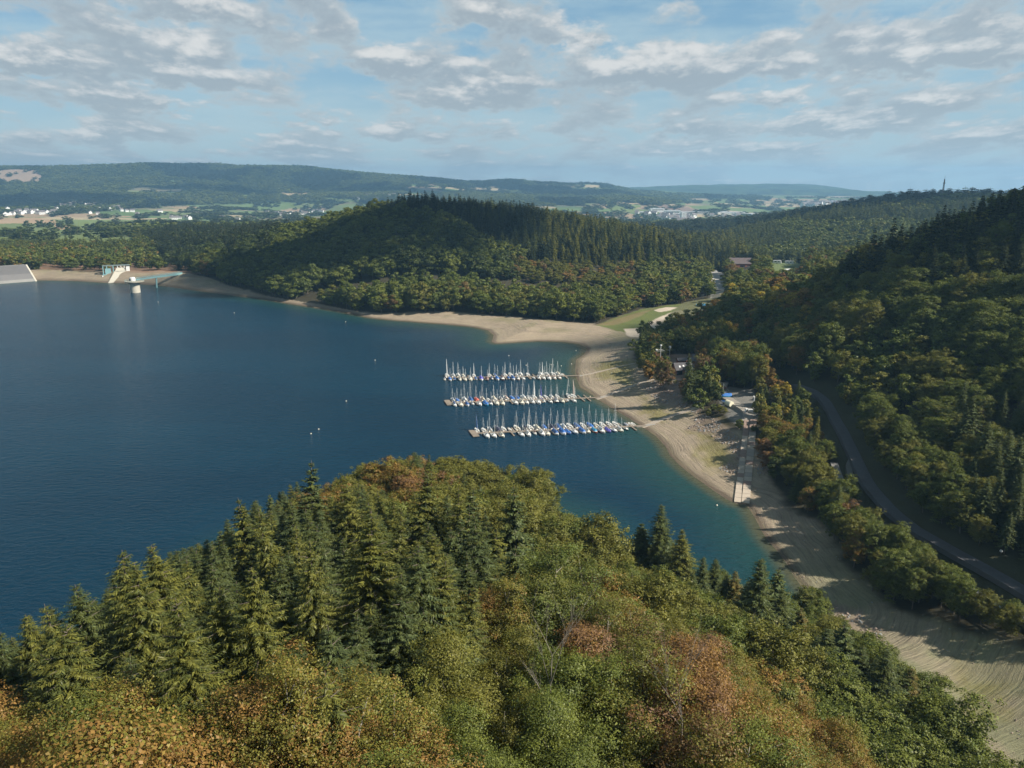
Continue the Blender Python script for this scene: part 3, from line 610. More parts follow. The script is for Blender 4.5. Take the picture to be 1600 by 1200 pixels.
# dry belt right of the near headland (beach) stays open
ok &= ~((TY < 250) & (TX > 45) & (TX < roadx-13) & ~inPen & (in_notree(TX, TY)))
ok &= ~((TY < 130) & (TX > 70) & (TX < roadx-13) & ~inPen)
opn = sstep(-TZ, 8, 24)*sstep(TR, 1300, 1500)
rn = RNG.random(len(TX))
# far country: trees only on wooded ground, hedges in the fields
from_grid = None
gi = np.clip(np.searchsorted(rr, TR), 0, nr-1); gj = np.clip(np.searchsorted(ang, np.arctan2(TX, TY)), 0, na-1)
OG = openm.reshape(nr, na)[gi, gj]
hedge = (fbm(TX/60, TY/140, 91) > .60)
ok &= (OG < .5) | (hedge & (rn < .55) & (TR > 1300) & ~((OG >= .5) & (inpoly(BX, BY, [(-100,340),(300,342),(340,352),(300,360),(-100,372)]) & (rn > .12))))
H0 = 17.0
# hidden ground is left empty: horizon scan along each bearing
order = np.argsort(TR); nb_ = 640; bi = np.clip(((np.degrees(np.arctan2(TX, TY))+80)/160*nb_).astype(int), 0, nb_-1)
hz_g = np.full((nr, nb_), -9.0); can = np.where((r_.reshape(nr, na) < 1300) & (beachm.reshape(nr, na) < .5) & (SDg > 5), 9.0, 0.0)
elg = (GZ.reshape(nr, na)+can-CAM_H)/np.maximum(r_.reshape(nr, na), 1); bb_ = np.clip(((np.degrees(ang)+80)/160*nb_).astype(int), 0, nb_-1)
for b in range(nb_):
    j = np.where(bb_ == b)[0]
    if len(j) == 0: j = [np.argmin(abs(np.degrees(ang)-(b+.5)/nb_*160+80))]
    hz_g[:, b] = np.maximum.accumulate(elg[:, j].min(1))
gk = np.clip(np.searchsorted(rr, TR-22), 0, nr-1)
top_el = (TZ+22*np.where(TR > 1550, 1.2, 1)-CAM_H)/TR; vis = top_el > hz_g[gk, bi]-.004
ok &= vis | (TR < 260)
TX, TY, TS, TZ, TR, BX, BY, TSD, inPen = [a[ok] for a in (TX, TY, TS, TZ, TR, BX, BY, TSD, inPen)]
thin = np.where(inPen & inpoly(*pix(TX, TY, TZ+17)[:2], CON_N), .80, np.where((~inPen) & (TX > 128) & (TR < 620), .74, np.where((TR > 480) & (TR < 1050) & (TX < 200), .74, 1.0))); kk = RNG.random(len(TX)) < thin
OGv = OG[ok][kk]; TX, TY, TS, TZ, TR, BX, BY, TSD, inPen = [a[kk] for a in (TX, TY, TS, TZ, TR, BX, BY, TSD, inPen)]
N = len(TX); print('trees', N, [int(((TR >= a) & (TR < b)).sum()) for a, b in ((0, 90), (90, 260), (260, 700), (700, 1550), (1550, 3000), (3000, 9000))])
UX, UY, _ = pix(TX, TY, TZ+17)
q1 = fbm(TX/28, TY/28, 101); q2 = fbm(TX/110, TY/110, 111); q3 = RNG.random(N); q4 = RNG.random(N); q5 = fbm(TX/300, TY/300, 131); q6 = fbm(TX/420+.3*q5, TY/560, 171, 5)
kind = np.zeros(N, int)                                  # 0 broadleaf, 1 spruce
tint = np.empty(N, object)
right = (~inPen) & (TX > 95) & (TR < 620)
for i in range(N):
    u, v, r = UX[i], UY[i], TR[i]
    if inPen[i]:
        if inpoly(np.array(u), np.array(v), CON_N) and not (q1[i] > .66 and q3[i] > .4):
            kind[i] = 1; tint[i] = 'sb' if q1[i] < .46 and q3[i] > .35 else ('sy' if (v > 760 and q3[i] < .35) or q3[i] < .18 else ('so' if v < 800 and q3[i] > .86 else 'sp'))
        else:
            best = None; bd = 1e9
            for (a, b, s, n_) in NEARCOL:
                dd = math.hypot(u-a, (v-b)*1.2)/s*(.8+.4*q4[i])
                if dd < bd: bd = dd; best = n_
            tint[i] = best if q3[i] < .86 else SEC.get(best, 'gr')
            if 560 < u < 860 and v < 1000 and q4[i] < .10: kind[i] = 1; tint[i] = 'sp'
    elif right[i]:
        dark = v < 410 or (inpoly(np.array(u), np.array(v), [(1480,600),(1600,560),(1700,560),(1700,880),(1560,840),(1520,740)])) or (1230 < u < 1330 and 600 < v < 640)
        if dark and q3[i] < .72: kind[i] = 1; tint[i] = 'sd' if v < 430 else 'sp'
        elif TX[i] < 118 or v > 560: tint[i] = ('gr' if q1[i] < .5 else 'lg') if q3[i] < .62 else ('ol' if q3[i] < .9 else 'yo')
        else: tint[i] = 'ol' if q1[i] > .53 and q3[i] < .7 else ('yo' if q3[i] > .86 else ('gr' if q3[i] > .3 else ('dk' if q4[i] < .5 else 'lg')))
        if u < 1290 and v < 660: tint[i] = 'gr' if q3[i] < .35 else ('ol' if q3[i] < .66 else ('yo' if q3[i] < .80 else ('or_' if q3[i] < .93 else 'yl')))
        if 1150 < u < 1290 and v > 470 and q3[i] < .08: kind[i] = 1; tint[i] = 'sp'
    elif r < 1550:
        if u > 985 and r < 640:
            tint[i] = ['gr', 'gr', 'ol', 'ol', 'or_', 'gr', 'yo', 'dk', 'gr', 'lg', 'ol', 'dk', 'rb', 'gr'][int(q3[i]*14)]
            if q4[i] < .07: kind[i] = 1; tint[i] = 'sp'
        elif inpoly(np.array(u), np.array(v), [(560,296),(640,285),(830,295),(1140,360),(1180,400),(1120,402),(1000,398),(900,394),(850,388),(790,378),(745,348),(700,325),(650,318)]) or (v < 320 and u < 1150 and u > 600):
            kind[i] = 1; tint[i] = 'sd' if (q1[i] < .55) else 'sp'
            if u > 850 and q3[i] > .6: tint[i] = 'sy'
        elif inpoly(np.array(u), np.array(v), [(190,345),(440,335),(440,360),(410,385),(330,392),(290,412),(255,405),(240,370)]): kind[i] = 1 if q3[i] < .7 else 0; tint[i] = 'sd' if kind[i] else 'dk'
        elif u < 260: tint[i] = ['gr', 'gr', 'ol', 'lg', 'gr', 'yo', 'gr', 'dk', 'gr', 'gr', 'ol', 'dk', 'lg', 'or_'][int(q3[i]*14)]; kind[i] = 1 if (v < 380 and q4[i] < .35) else 0; tint[i] = 'sp' if kind[i] else tint[i]
        elif u > 1090 and v < 400 and r > 900:
            tint[i] = ['gr', 'gr', 'lg', 'gr', 'lg', 'gr', 'dk', 'ol', 'gr', 'lg'][int(q3[i]*10)]; kind[i] = 1 if (v < 340 and q1[i] < .6 or q5[i] < .42) else 0
            if kind[i]: tint[i] = 'sp'
        elif v < 440 and 330 < u < 800: tint[i] = 'dk' if q3[i] < .25 else ('gr' if q3[i] < .8 else 'lg')
        else:
            tint[i] = ['gr', 'gr', 'lg', 'ol', 'lg', 'gr', 'ol', 'gr', 'ol', 'lg', 'lg', 'yo', 'gr', 'br'][int(q3[i]*14)]
            if 780 < u < 1000 and 385 < v < 440: tint[i] = ['ol', 'yo', 'br', 'ol', 'lg', 'ol', 'yo', 'ol', 'or_', 'ol'][int(q3[i]*10)]
    else:
        kind[i] = 1 if q6[i] < .46 else 0; tint[i] = 'sd' if kind[i] else ('lg' if q6[i] > .56 and q3[i] < .85 else ('gr' if q3[i] < .8 else 'dk'))  # dark spruce and light green patches also stand in for cloud shade and sun
        if OGv[i] > .5: kind[i] = 0; tint[i] = 'dk'
hs = RNG.normal(1, .15, N).clip(.62, 1.36)
hs *= np.where((BX < 260) & (TR > 880) & (TR < 1560), .78, 1)
hs *= np.where(inPen & (kind == 1), 1.02, 1.0); hs *= np.where((~inPen) & (kind == 0) & (TR < 700), .92, 1)
hs *= np.where((~inPen) & (TX > 100) & (TX < 165) & (TY < 330), .72, 1.0)
rdx = np.interp(TY, ROAD[:14, 1], ROAD[:14, 0]); hs *= np.where((~inPen) & (TX < rdx) & (TY < 330), .66, 1.0)
vz = (~inPen) & (BX > 985) & (BX < 1115) & (TR > 370) & (TR < 640); hs *= np.where(vz, .68, 1)
bz = (~inPen) & inpoly(BX, BY, [(1085,622),(1108,628),(1150,648),(1180,664),(1190,700),(1150,690),(1100,655)]); hs *= np.where(bz, .36, 1)
vz2 = (~inPen) & (BX > 1095) & (BX < 1260) & (TR > 640) & (TR < 950); hs *= np.where(vz2, .72, 1)
fr = inpoly(BX, BY, [(1040,600),(1092,600),(1098,632),(1060,622)]); hs *= np.where(fr & ~inPen, .6, 1)
hs *= np.where(inPen & (kind == 0), .95, 1.0)
edge = inPen & (TSD < 9); low_ = inPen & (kind == 0) & (UX > 880) & (UY > 780) & (UX+UY*.0 > 880); lowf = sstep(-(TSD), -75, -15); hs *= np.where(low_, 1-.46*lowf, 1); hs *= np.where(inPen & (UX < 110), .92, 1.0); hs *= np.where(inPen & (kind == 1) & (UX > 480) & (UY < 800), .78, 1.0); hs *= np.where(edge, .9, 1)
scr = (~inPen) & (UX > 780) & (UX < 1000) & (UY > 385) & (UY < 440) & (TR < 1000); hs *= np.where(scr, .62, 1)
wsx = hs**.8*RNG.uniform(.88, 1.22, N)
wsx *= np.where(right & (kind == 0) & (TX > 128), 1.25, 1.0)
hs *= np.where(right & (kind == 0) & (TX > 128), 1.05, 1.0)
mh = (TR > 480) & (TR < 1050) & (kind == 0) & (TX < 260); wsx *= np.where(mh, RNG.uniform(1.15, 1.5, N), 1.0); hs *= np.where(mh, RNG.uniform(.85, 1.15, N), 1); mc = (TR > 700) & (TR < 1050) & (kind == 1); hs *= np.where(mc, RNG.uniform(.72, .98, N), 1)
wsx *= np.where(TR > 3000, 3.4, np.where(TR > 1550, 2.0, np.where(TR > 700, 1.12, 1))); hs *= np.where(TR > 3000, 1.0, np.where(TR > 1550, 1.05, 1))
rz_ = RNG.uniform(0, 6.283, N); tl = RNG.normal(0, .045, (N, 2))
extra = []
for (px, py, hh, tn) in [(1004,797,18,'sp'),(1034,788,20,'sp'),(1068,803,20,'sy'),(1100,866,14,'sp'),(1120,862,14,'sp'),(1150,888,14,'so'),(1190,873,19,'sp'),(1217,888,17,'sp'),(1136,892,13,'sp'),(1170,905,14,'sp'),
                         (1253,948,12,'so'),(1298,948,18,'sp'),(1322,962,17,'sp'),(1280,975,15,'sp'),(1350,1000,14,'sp'),(1388,1008,17,'sp'),(1410,1010,16,'sp'),(1430,1015,16,'so'),(925,808,17,'ol'),(1085,880,13,'sp'),(1225,905,16,'sp'),(1370,1030,12,'sp')]:
    hh *= 1.22; z = hh+3
    for _ in range(4):
        q = P(px, py, z); z = float(ground(np.array([q[0]]), np.array([q[1]]))[0])+hh
    extra.append((q[0], q[1], z-hh, hh, tn))
EX = np.array([[e[0], e[1]] for e in extra])
dmin = np.min(np.hypot(TX[:, None]-EX[:, 0], TY[:, None]-EX[:, 1]), axis=1) if N < 400000 else None
kp = dmin > 3.2
TX, TY, TZ, TR, UX, UY, kind, tint, hs, wsx, rz_, tl, inPen, q3 = [a[kp] for a in (TX, TY, TZ, TR, UX, UY, kind, tint, hs, wsx, rz_, tl, inPen, q3)]
for e in extra:
    k_ = 0 if e[4] == 'ol' else 1
    TX = np.append(TX, e[0]); TY = np.append(TY, e[1]); TZ = np.append(TZ, e[2]); TR = np.append(TR, math.hypot(e[0], e[1])); UX = np.append(UX, pix(e[0], e[1], e[2]+17)[0]); UY = np.append(UY, pix(e[0], e[1], e[2]+17)[1])
    kind = np.append(kind, k_); tint = np.append(tint, e[4]); s_ = e[3]/(22 if k_ else 17); hs = np.append(hs, s_); wsx = np.append(wsx, s_*1.22); rz_ = np.append(rz_, random.random()*6); tl = np.vstack([tl, [0, 0]]); inPen = np.append(inPen, True); q3 = np.append(q3, .5)
N = len(TX)
lod = np.where(TR < 95, 0, np.where(TR < 300, 1, np.where(TR < 980, 2, np.where(TR < 1550, 3, 4))))
inview = (UX > -40) & (UX < 1640) & (UY < 1240)
hh_ = np.where(kind == 1, 22, 17)*hs
# which ones are individuals: the 300 largest in view of each kind
indiv = np.zeros(N, bool)
big = hh_*wsx**.5/TR
# must not be hidden by nearer canopy
vis2 = np.ones(N, bool); near_i = np.where((TR < 420))[0]; near_i = near_i[np.argsort(TR[near_i])]
zb = np.full(400, 1e9)
cov_ = np.zeros((160, 120), int)
for i in near_i:
    x0, y0, _ = pix(TX[i], TY[i], TZ[i]+hh_[i]*.97); x1, y1, dd = pix(TX[i], TY[i], TZ[i]+hh_[i]*.35); hw = 3.2*wsx[i]*FPX/float(dd)
    a0, a1 = int((x0-hw)/10), int((x0+hw)/10)+1; b0, b1 = int(y0/10), int(y1/10)+1
    a0c, a1c, b0c, b1c = max(a0, 0), min(a1, 160), max(b0, 0), min(b1, 120)
    if a1c <= a0c or b1c <= b0c: vis2[i] = False; continue
    sub = cov_[a0c:a1c, b0c:b1c]; vis2[i] = (sub < 2).sum() >= max(2, .12*sub.size); sub += 1
for k_ in (0, 1):
    c_i = np.where((kind == k_) & inview & vis2 & (TR < 420))[0]; c_i = c_i[np.argsort(-big[c_i])][:298]; indiv[c_i] = True
print('individuals', indiv.sum())
hs *= np.where(inPen & (kind == 1), RNG.uniform(.86, 1.12, len(hs)), 1); wsx *= np.where(inPen & (kind == 1), RNG.uniform(1.02, 1.28, len(hs)), np.where(inPen, 1.10, 1))
tsd2 = shore(TX, TY); shr = inPen & (kind == 1) & (tsd2 < 45) & (UX < 700) & (np.arange(len(hs)) < len(hs)-len(extra)); hs = np.where(shr, np.minimum(hs, .93)*np.where(UX < 180, .88, 1), hs)
SLX = [-100, 0, 70, 150, 240, 300, 400, 470, 545, 590, 640, 700, 800, 880, 900, 950]; SLY = [1010, 968, 918, 862, 830, 785, 732, 722, 698, 686, 700, 716, 722, 742, 800, 830]
for _ in range(14):                                       # crowns no taller than the headland's skyline allows
    tu, tv, _d = pix(TX, TY, TZ+np.where(kind == 1, 22, 17)*hs); ov = inPen & (tu < 950) & (tv < np.interp(tu, SLX, SLY)-5) & (np.arange(len(hs)) < len(hs)-len(extra)); hs = np.where(ov, hs*.95, hs); wsx = np.where(ov, wsx*.98, wsx)
hh_ = np.where(kind == 1, 22, 17)*hs; tl *= np.where(inPen, 1.5, 1)[:, None]
# ------------------------------------------------------------------ individual trees
CN = dict(dk='dark green', gr='green', lg='light green', ol='olive green', yo='yellow-green', yl='yellow', or_='orange', rb='reddish brown', br='brownish', sp='dark green', sb='bluish green', sy='yellow-green', so='brown-tipped', sd='very dark')
def where_tree(x, y, u, v, pen):
    if pen:
        if v > 1080: return 'in nearest wood, bottom left' if u < 800 else 'in nearest wood below bare trees'
        if u > 980 and v > 770 and 1.2*(u-980)+770 > v-30: return 'at headland edge facing dry bay'
        if u < 330: return 'on near headland, left flank'
        if v < 800: return 'at the near headland tip'
        if u < 680: return 'amid the near spruce stand'
        if u < 960: return 'in the mixed wood mid-headland'
        return 'on headland slope above dry bay'
    if x < 120: return 'between dry beach and road'
    if v < 520: return 'on upper hillside beyond the road'
    return 'on shaded slope above the road'
lbs = []; tobs = []
for i in np.where(indiv)[0]:
    k_ = kind[i]; fam = (CON if k_ else LEAF)[min(lod[i], 1)]; cr, trk, _ = fam[(i*7+int(rz_[i]*10)) % len(fam)]
    nm = 'spruce_tree' if k_ else 'broadleaf_tree'
    wh = where_tree(TX[i], TY[i], UX[i], UY[i], inPen[i])
    sz = 'tall ' if hs[i] > 1.12 else ('low ' if hs[i] < .82 else '')
    lbs.append(i); e = empty(nm, (TX[i], TY[i], TZ[i]-.3), 0, f"{sz}{CN[tint[i]]} {'spruce' if k_ else 'broadleaf tree'} {wh}", 'spruce' if k_ else 'broadleaf tree', (('spruces ' if k_ else 'broadleaf trees ')+wh)[:80])
    e.rotation_euler = (tl[i, 0], tl[i, 1], rz_[i]); e.scale = (wsx[i], wsx[i], hs[i])
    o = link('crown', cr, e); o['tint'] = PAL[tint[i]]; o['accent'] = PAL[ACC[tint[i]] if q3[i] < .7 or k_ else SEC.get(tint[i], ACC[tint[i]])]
    link('trunk', trk, e); tobs.append(e)
# ------------------------------------------------------------------ the rest of the woods: one mass per kind
def gn_scatter(name, P3, rot, scl, var, tints, accs, objs, label, cat):
    me = bpy.data.meshes.new(name); n_ = len(P3); me.vertices.add(n_); me.vertices.foreach_set('co', np.asarray(P3, np.float32).ravel())
    for an, arr, ty in (('rot', rot, 'FLOAT_VECTOR'), ('scl', scl, 'FLOAT_VECTOR'), ('tint', tints, 'FLOAT_VECTOR'), ('accent', accs, 'FLOAT_VECTOR')):
        me.attributes.new(an, ty, 'POINT').data.foreach_set('vector', np.asarray(arr, np.float32).ravel())
    me.attributes.new('var', 'INT', 'POINT').data.foreach_set('value', np.asarray(var, np.int32))
    o = link(name, me); tag(o, label, cat, None, 'stuff')
    g = bpy.data.node_groups.new(name, 'GeometryNodeTree')
    g.interface.new_socket('Geometry', in_out='INPUT', socket_type='NodeSocketGeometry'); g.interface.new_socket('Geometry', in_out='OUTPUT', socket_type='NodeSocketGeometry')
    gi_ = g.nodes.new('NodeGroupInput'); go = g.nodes.new('NodeGroupOutput'); jn = g.nodes.new('GeometryNodeJoinGeometry')
    def na_(nm, dt):
        q = g.nodes.new('GeometryNodeInputNamedAttribute'); q.data_type = dt; q.inputs['Name'].default_value = nm; return q.outputs['Attribute']
    av, ar, as_ = na_('var', 'INT'), na_('rot', 'FLOAT_VECTOR'), na_('scl', 'FLOAT_VECTOR')
    for k_, ob in enumerate(objs):
        cmp_ = g.nodes.new('FunctionNodeCompare'); cmp_.data_type = 'INT'; cmp_.operation = 'EQUAL'
        ia = [s for s in cmp_.inputs if s.type == 'INT']; g.links.new(av, ia[0]); ia[1].default_value = k_
        oi = g.nodes.new('GeometryNodeObjectInfo'); oi.inputs['Object'].default_value = ob; oi.inputs['As Instance'].default_value = False
        ip = g.nodes.new('GeometryNodeInstanceOnPoints'); g.links.new(gi_.outputs[0], ip.inputs['Points']); g.links.new(cmp_.outputs[0], ip.inputs['Selection'])
        g.links.new(oi.outputs['Geometry'], ip.inputs['Instance']); g.links.new(ar, ip.inputs['Rotation']); g.links.new(as_, ip.inputs['Scale'])
        g.links.new(ip.outputs[0], jn.inputs[0])
    g.links.new(jn.outputs[0], go.inputs[0]); md = o.modifiers.new('scatter', 'NODES'); md.node_group = g; return o
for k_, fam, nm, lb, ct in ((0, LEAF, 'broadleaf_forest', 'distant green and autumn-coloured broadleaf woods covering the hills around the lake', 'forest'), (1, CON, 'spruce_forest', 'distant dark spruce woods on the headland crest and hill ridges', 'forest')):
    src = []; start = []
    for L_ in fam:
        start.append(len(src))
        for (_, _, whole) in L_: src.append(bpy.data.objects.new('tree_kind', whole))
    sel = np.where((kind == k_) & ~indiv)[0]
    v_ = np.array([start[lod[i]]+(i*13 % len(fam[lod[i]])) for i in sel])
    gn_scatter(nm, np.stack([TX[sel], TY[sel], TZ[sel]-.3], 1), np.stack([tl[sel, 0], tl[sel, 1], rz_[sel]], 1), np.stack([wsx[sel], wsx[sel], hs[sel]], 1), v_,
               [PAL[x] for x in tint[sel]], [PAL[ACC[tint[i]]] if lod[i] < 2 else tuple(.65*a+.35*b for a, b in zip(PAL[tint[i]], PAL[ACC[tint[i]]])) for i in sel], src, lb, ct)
# ------------------------------------------------------------------ materials of built things
def hitg(px, py): return hit(px, py)
M_GEL = mat('gelcoat', tint=True, rough=.35, noise=.12, nscale=2); M_DECK = mat('deck_white', (.66, .64, .58), .5, noise=.15, nscale=3)
M_TARP = mat('tarpaulin', tint=True, rough=.7, noise=.18, nscale=2.5); M_ALU = mat('mast_metal', (.62, .64, .64), .4, .3)
M_DARK = mat('dark_glass', (.03, .035, .045), .2); M_WOOD = mat('jetty_wood', (.24, .195, .15), .9, noise=.3, nscale=1.5); M_FLOAT = mat('float_grey', (.30, .29, .27), .8, noise=.2)
M_CONC = mat('concrete', (.50, .47, .39), .85, noise=.2, nscale=.8, bump=.3); M_CONCD = mat('stained_concrete', (.36, .33, .26), .9, noise=.25, nscale=.7, bump=.3)
M_STEEL = mat('pale_blue_steel', (.22, .40, .42), .5, noise=.15, nscale=1); M_ROOF = mat('slate_roof', (.085, .08, .085), .8, noise=.3, nscale=2); M_BRICK = mat('red_brick', (.26, .10, .07), .9, noise=.25, nscale=6)
M_WHITE = mat('white_paint', (.74, .74, .72), .5, noise=.08); M_RROOF = mat('grey_tile_roof', (.16, .14, .14), .85, noise=.3, nscale=1); M_SHEET = mat('pale_sheet_roof', (.62, .64, .66), .5, noise=.1)
M_ASPH = mat('asphalt', (.08, .077, .08), .95, noise=.25, nscale=.6); M_PATHM = mat('gravel_path', (.20, .19, .175), .95, noise=.25, nscale=.8); M_SLAB = mat('pale_slab', (.44, .37, .29), .9, noise=.25, nscale=.9, bump=.4)
M_RAIL = mat('galvanised_rail', (.36, .40, .39), .4, .4); M_BLUE = mat('pool_blue', (.05, .24, .42), .3, noise=.1); M_ROCK = mat('rock', (.30, .235, .19), .95, noise=.4, nscale=2, bump=.5); M_ROCKG = mat('grey_rock', (.27, .28, .28), .95, noise=.4, nscale=2, bump=.5)
M_ORANGE = mat('buoy_white', (.70, .62, .50), .4); M_DRYASPH = mat('dam_asphalt', (.12, .117, .118), .9, noise=.22, nscale=.12); M_DAMLOW = mat('dam_wet_band', (.24, .235, .22), .9, noise=.2, nscale=.15); M_BENCH = mat('dark_wood', (.10, .075, .05), .8)
# ------------------------------------------------------------------ ribbons that follow the ground
def ribbon(name, P2, width, lift, m_, kind='structure', step=2.0, cross=4, zfix=None):
    P2 = np.asarray(P2, float)[:, :2]; seg = np.hypot(*np.diff(P2, axis=0).T); s = np.r_[0, np.cumsum(seg)]; n_ = max(2, int(s[-1]/step)+1); q = np.linspace(0, s[-1], n_)
    x = np.interp(q, s, P2[:, 0]); y = np.interp(q, s, P2[:, 1])
    for _ in range(3):
        x[1:-1] = (x[:-2]+2*x[1:-1]+x[2:])/4; y[1:-1] = (y[:-2]+2*y[1:-1]+y[2:])/4
    tx = np.gradient(x); ty = np.gradient(y); L = np.hypot(tx, ty); nx, ny = -ty/L, tx/L
    V = []; wd = np.interp(q, s, width) if np.ndim(width) else np.full(n_, width)
    zc_ = ground(x, y); hi = np.max([ground(x+nx*wd*k, y+ny*wd*k) for k in (-.5, -.25, 0, .25, .5)], axis=0)
    for _ in range(6): hi[1:-1] = np.maximum(hi[1:-1], (hi[:-2]+hi[2:])/2)
    for j in range(cross+1):
        f_ = j/cross-.5; V.append(np.stack([x+nx*wd*f_, y+ny*wd*f_, hi+lift], 1))
    for f_, dz_ in ((-.5, -1.2), (.5, -1.2)): V.append(np.stack([x+nx*(wd*f_+f_*.5), y+ny*(wd*f_+f_*.5), hi+lift+dz_], 1))
    V = np.concatenate(V); F_ = []
    for j in range(cross):
        a = np.arange(n_-1); F_.append(np.stack([j*n_+a, j*n_+a+1, (j+1)*n_+a+1, (j+1)*n_+a], 1))
    a = np.arange(n_-1); c1_ = cross+1; F_.append(np.stack([c1_*n_+a, c1_*n_+a+1, a+1, a], 1)); F_.append(np.stack([cross*n_+a, cross*n_+a+1, (c1_+1)*n_+a+1, (c1_+1)*n_+a], 1))
    o = link(name, mesh_np(name, V, np.concatenate(F_)[:, ::-1], [m_])); tag(o, kind=kind); return x, y, hi+lift, nx, ny
RX = ribbon('road', ROAD[:14], 3.8, .10, M_ASPH)
off = []
for k in range(9): off.append(ROAD[k]+np.array([-6.6, 0]))
FX = ribbon('footpath', off, 2.3, .10, M_PATHM)
def w2(a): return [hit(*p)[:2] for p in a]
ribbon('side_path', w2([(1333,716),(1326,722),(1326,736),(1330,748)]), 1.8, .08, mat('pale_gravel', (.13, .125, .11), .95, noise=.2))
M_TRACK = mat('gravel_track', (.37, .31, .245), .95, noise=.2, nscale=1.5, bump=.3)
ribbon('beach_path', w2([(905,588),(935,581),(965,574),(1000,566)]), [1.6, 1.4, 1.4, 1.3], .05, M_TRACK)
ribbon('beach_path', w2([(932,624),(955,616),(980,606),(1005,597),(1022,593)]), [2.4, 2.6, 2.4, 2.2, 2.0], .06, M_TRACK)
ribbon('beach_path', w2([(1003,668),(1020,661),(1045,651),(1070,643),(1095,635)]), [2.4, 2.6, 2.6, 2.4, 2.2], .06, M_TRACK)
ribbon('valley_road', W2([(1122,447),(1119,437),(1116,428),(1113,418)], 9.8), 9.0, .15, mat('pale_asphalt', (.40, .38, .35), .9, noise=.1))
ribbon('yard_path', w2([(1165,660),(1172,646),(1150,632),(1135,622)]), 4.0, .06, mat('yard_gravel', (.26, .235, .20), .95, noise=.25))
# ------------------------------------------------------------------ slipway: concrete panels down the beach
A0, A1 = hit(1158, 786), hit(1172, 657); A0[2] = -.3
sp_ = empty('slipway', (A0[0], A0[1], 0), 0, 'long concrete boat slipway of pale and brown panels running down the beach into the water', 'slipway')
dv = (A1-A0)[:2]; Ls = np.hypot(*dv); dv /= Ls; nv = np.array([-dv[1], dv[0]]); nseg = 22
pm = [M_SLAB, mat('brown_slab', (.27, .19, .15), .9, noise=.3, bump=.4), M_SLAB, mat('grey_slab', (.33, .29, .24), .9, noise=.25, bump=.4)]
for side_, wv_ in ((0, (-2.6, -.1)), (1, (.1, 2.2))):
    for k in range(nseg):
        a, b = k/nseg*Ls, (k+1)/nseg*Ls-.12; pts4 = []
        q = [A0[:2]+dv*s_+nv*w__-A0[:2] for s_, w__ in ((a, wv_[0]), (b, wv_[0]), (b, wv_[1]), (a, wv_[1]))]
        zz = [max(float(ground(np.array([A0[0]+p[0]]), np.array([A0[1]+p[1]]))[0]), -.6)+.22 for p in q]; zz = [max(zz[0], zz[3]), max(zz[1], zz[2])]; zz = [zz[0], zz[1], zz[1], zz[0]]
        m_ = pm[(k*3+side_*2+(k//4)) % 4] if 3 < k < 18 else (M_SLAB if k <= 3 else pm[1])
        MB().prism([(p[0], p[1], z) for p, z in zip(q, zz)][::-1], .6).obj('panel', m_, sp_)
0 and MB().prism([(p[0], p[1], p[2]) for p in [(*(nv*2.6), .35), (*(nv*3.0), .35), (*(dv*Ls+nv*3.0), A1[2]+.55), (*(dv*Ls+nv*2.6), A1[2]+.55)]], .8).obj('edge_kerb', M_CONCD, sp_)
# ------------------------------------------------------------------ boats
WH, CR, PK = (.78, .77, .74), (.70, .64, .50), (.66, .50, .42); BL, DB, LB, PU, RD, NV, BRN, GY = (.02, .13, .42), (.02, .09, .27), (.03, .28, .50), (.07, .06, .38), (.50, .10, .06), (.03, .035, .07), (.20, .10, .08), (.34, .36, .40)
def hull_mesh():
    ns, V, F_ = 15, [], []
    for i in range(ns):
        s = i/(ns-1); y = -3.1+6.3*s; b = 1.12*(math.sin(math.pi*min(.5, (1-s)*.62+.03)) if s > .38 else .80+.20*(s/.38))
        b = 1.12*((1-((s-.36)/.64)**2.2)**.75 if s > .36 else .80+.20*math.sin(s/.36*math.pi/2)); b = max(b, .02); sh = .62+.30*s**2
        for (k_, z) in ((1.0, sh), (.97, .30), (.80, .02), (.45, -.22), (0, -.30), (-.45, -.22), (-.80, .02), (-.97, .30), (-1.0, sh)): V.append((b*k_, y+(.12 if z < .1 and s > .9 else 0)*-3, z))
    for i in range(ns-1):
        for j in range(8): F_.append((i*9+j, i*9+j+1, (i+1)*9+j+1, (i+1)*9+j))
    F_.append(tuple(range(9))); o = MB(); o.add(V, F_); return o.mesh('hull', M_GEL, True)
def beam_at(y):
    s = (y+3.1)/6.3; return 1.12*max(.02, ((1-((s-.36)/.64)**2.2)**.75 if .36 < s < 1 else .80+.20*math.sin(max(s, 0)/.36*math.pi/2) if s <= .36 else .02))
def deck_mesh(pit=True):
    o = MB(); ys = [-3.1, -2.9, -.9, -.2, .6, 1.4, 2.2, 2.8, 3.18]
    for a, b in zip(ys[:-1], ys[1:]):
        za, zb_ = .62+.30*((a+3.1)/6.3)**2-.02, .62+.30*((b+3.1)/6.3)**2-.02; ba, bb2 = beam_at(a)*.985, beam_at(b)*.985
        if pit and a == -2.9:
            for sg in (-1, 1): o.add([(sg*.62, a, za+.04), (sg*ba, a, za), (sg*bb2, b, zb_), (sg*.62, b, zb_+.04)], [(0, 1, 2, 3) if sg > 0 else (3, 2, 1, 0)]); o.add([(sg*.62, a, za+.04), (sg*.62, b, zb_+.04), (sg*.55, b, .22), (sg*.55, a, .22)], [(0, 1, 2, 3)])
            o.add([(-.55, a, .22), (.55, a, .22), (.55, b, .22), (-.55, b, .22)], [(0, 1, 2, 3)])
        else: o.add([(-ba, a, za), (0, a, za+.06), (ba, a, za), (bb2, b, zb_), (0, b, zb_+.06), (-bb2, b, zb_)], [(0, 1, 4, 5), (1, 2, 3, 4)])
    return o.mesh('deck', M_DECK)
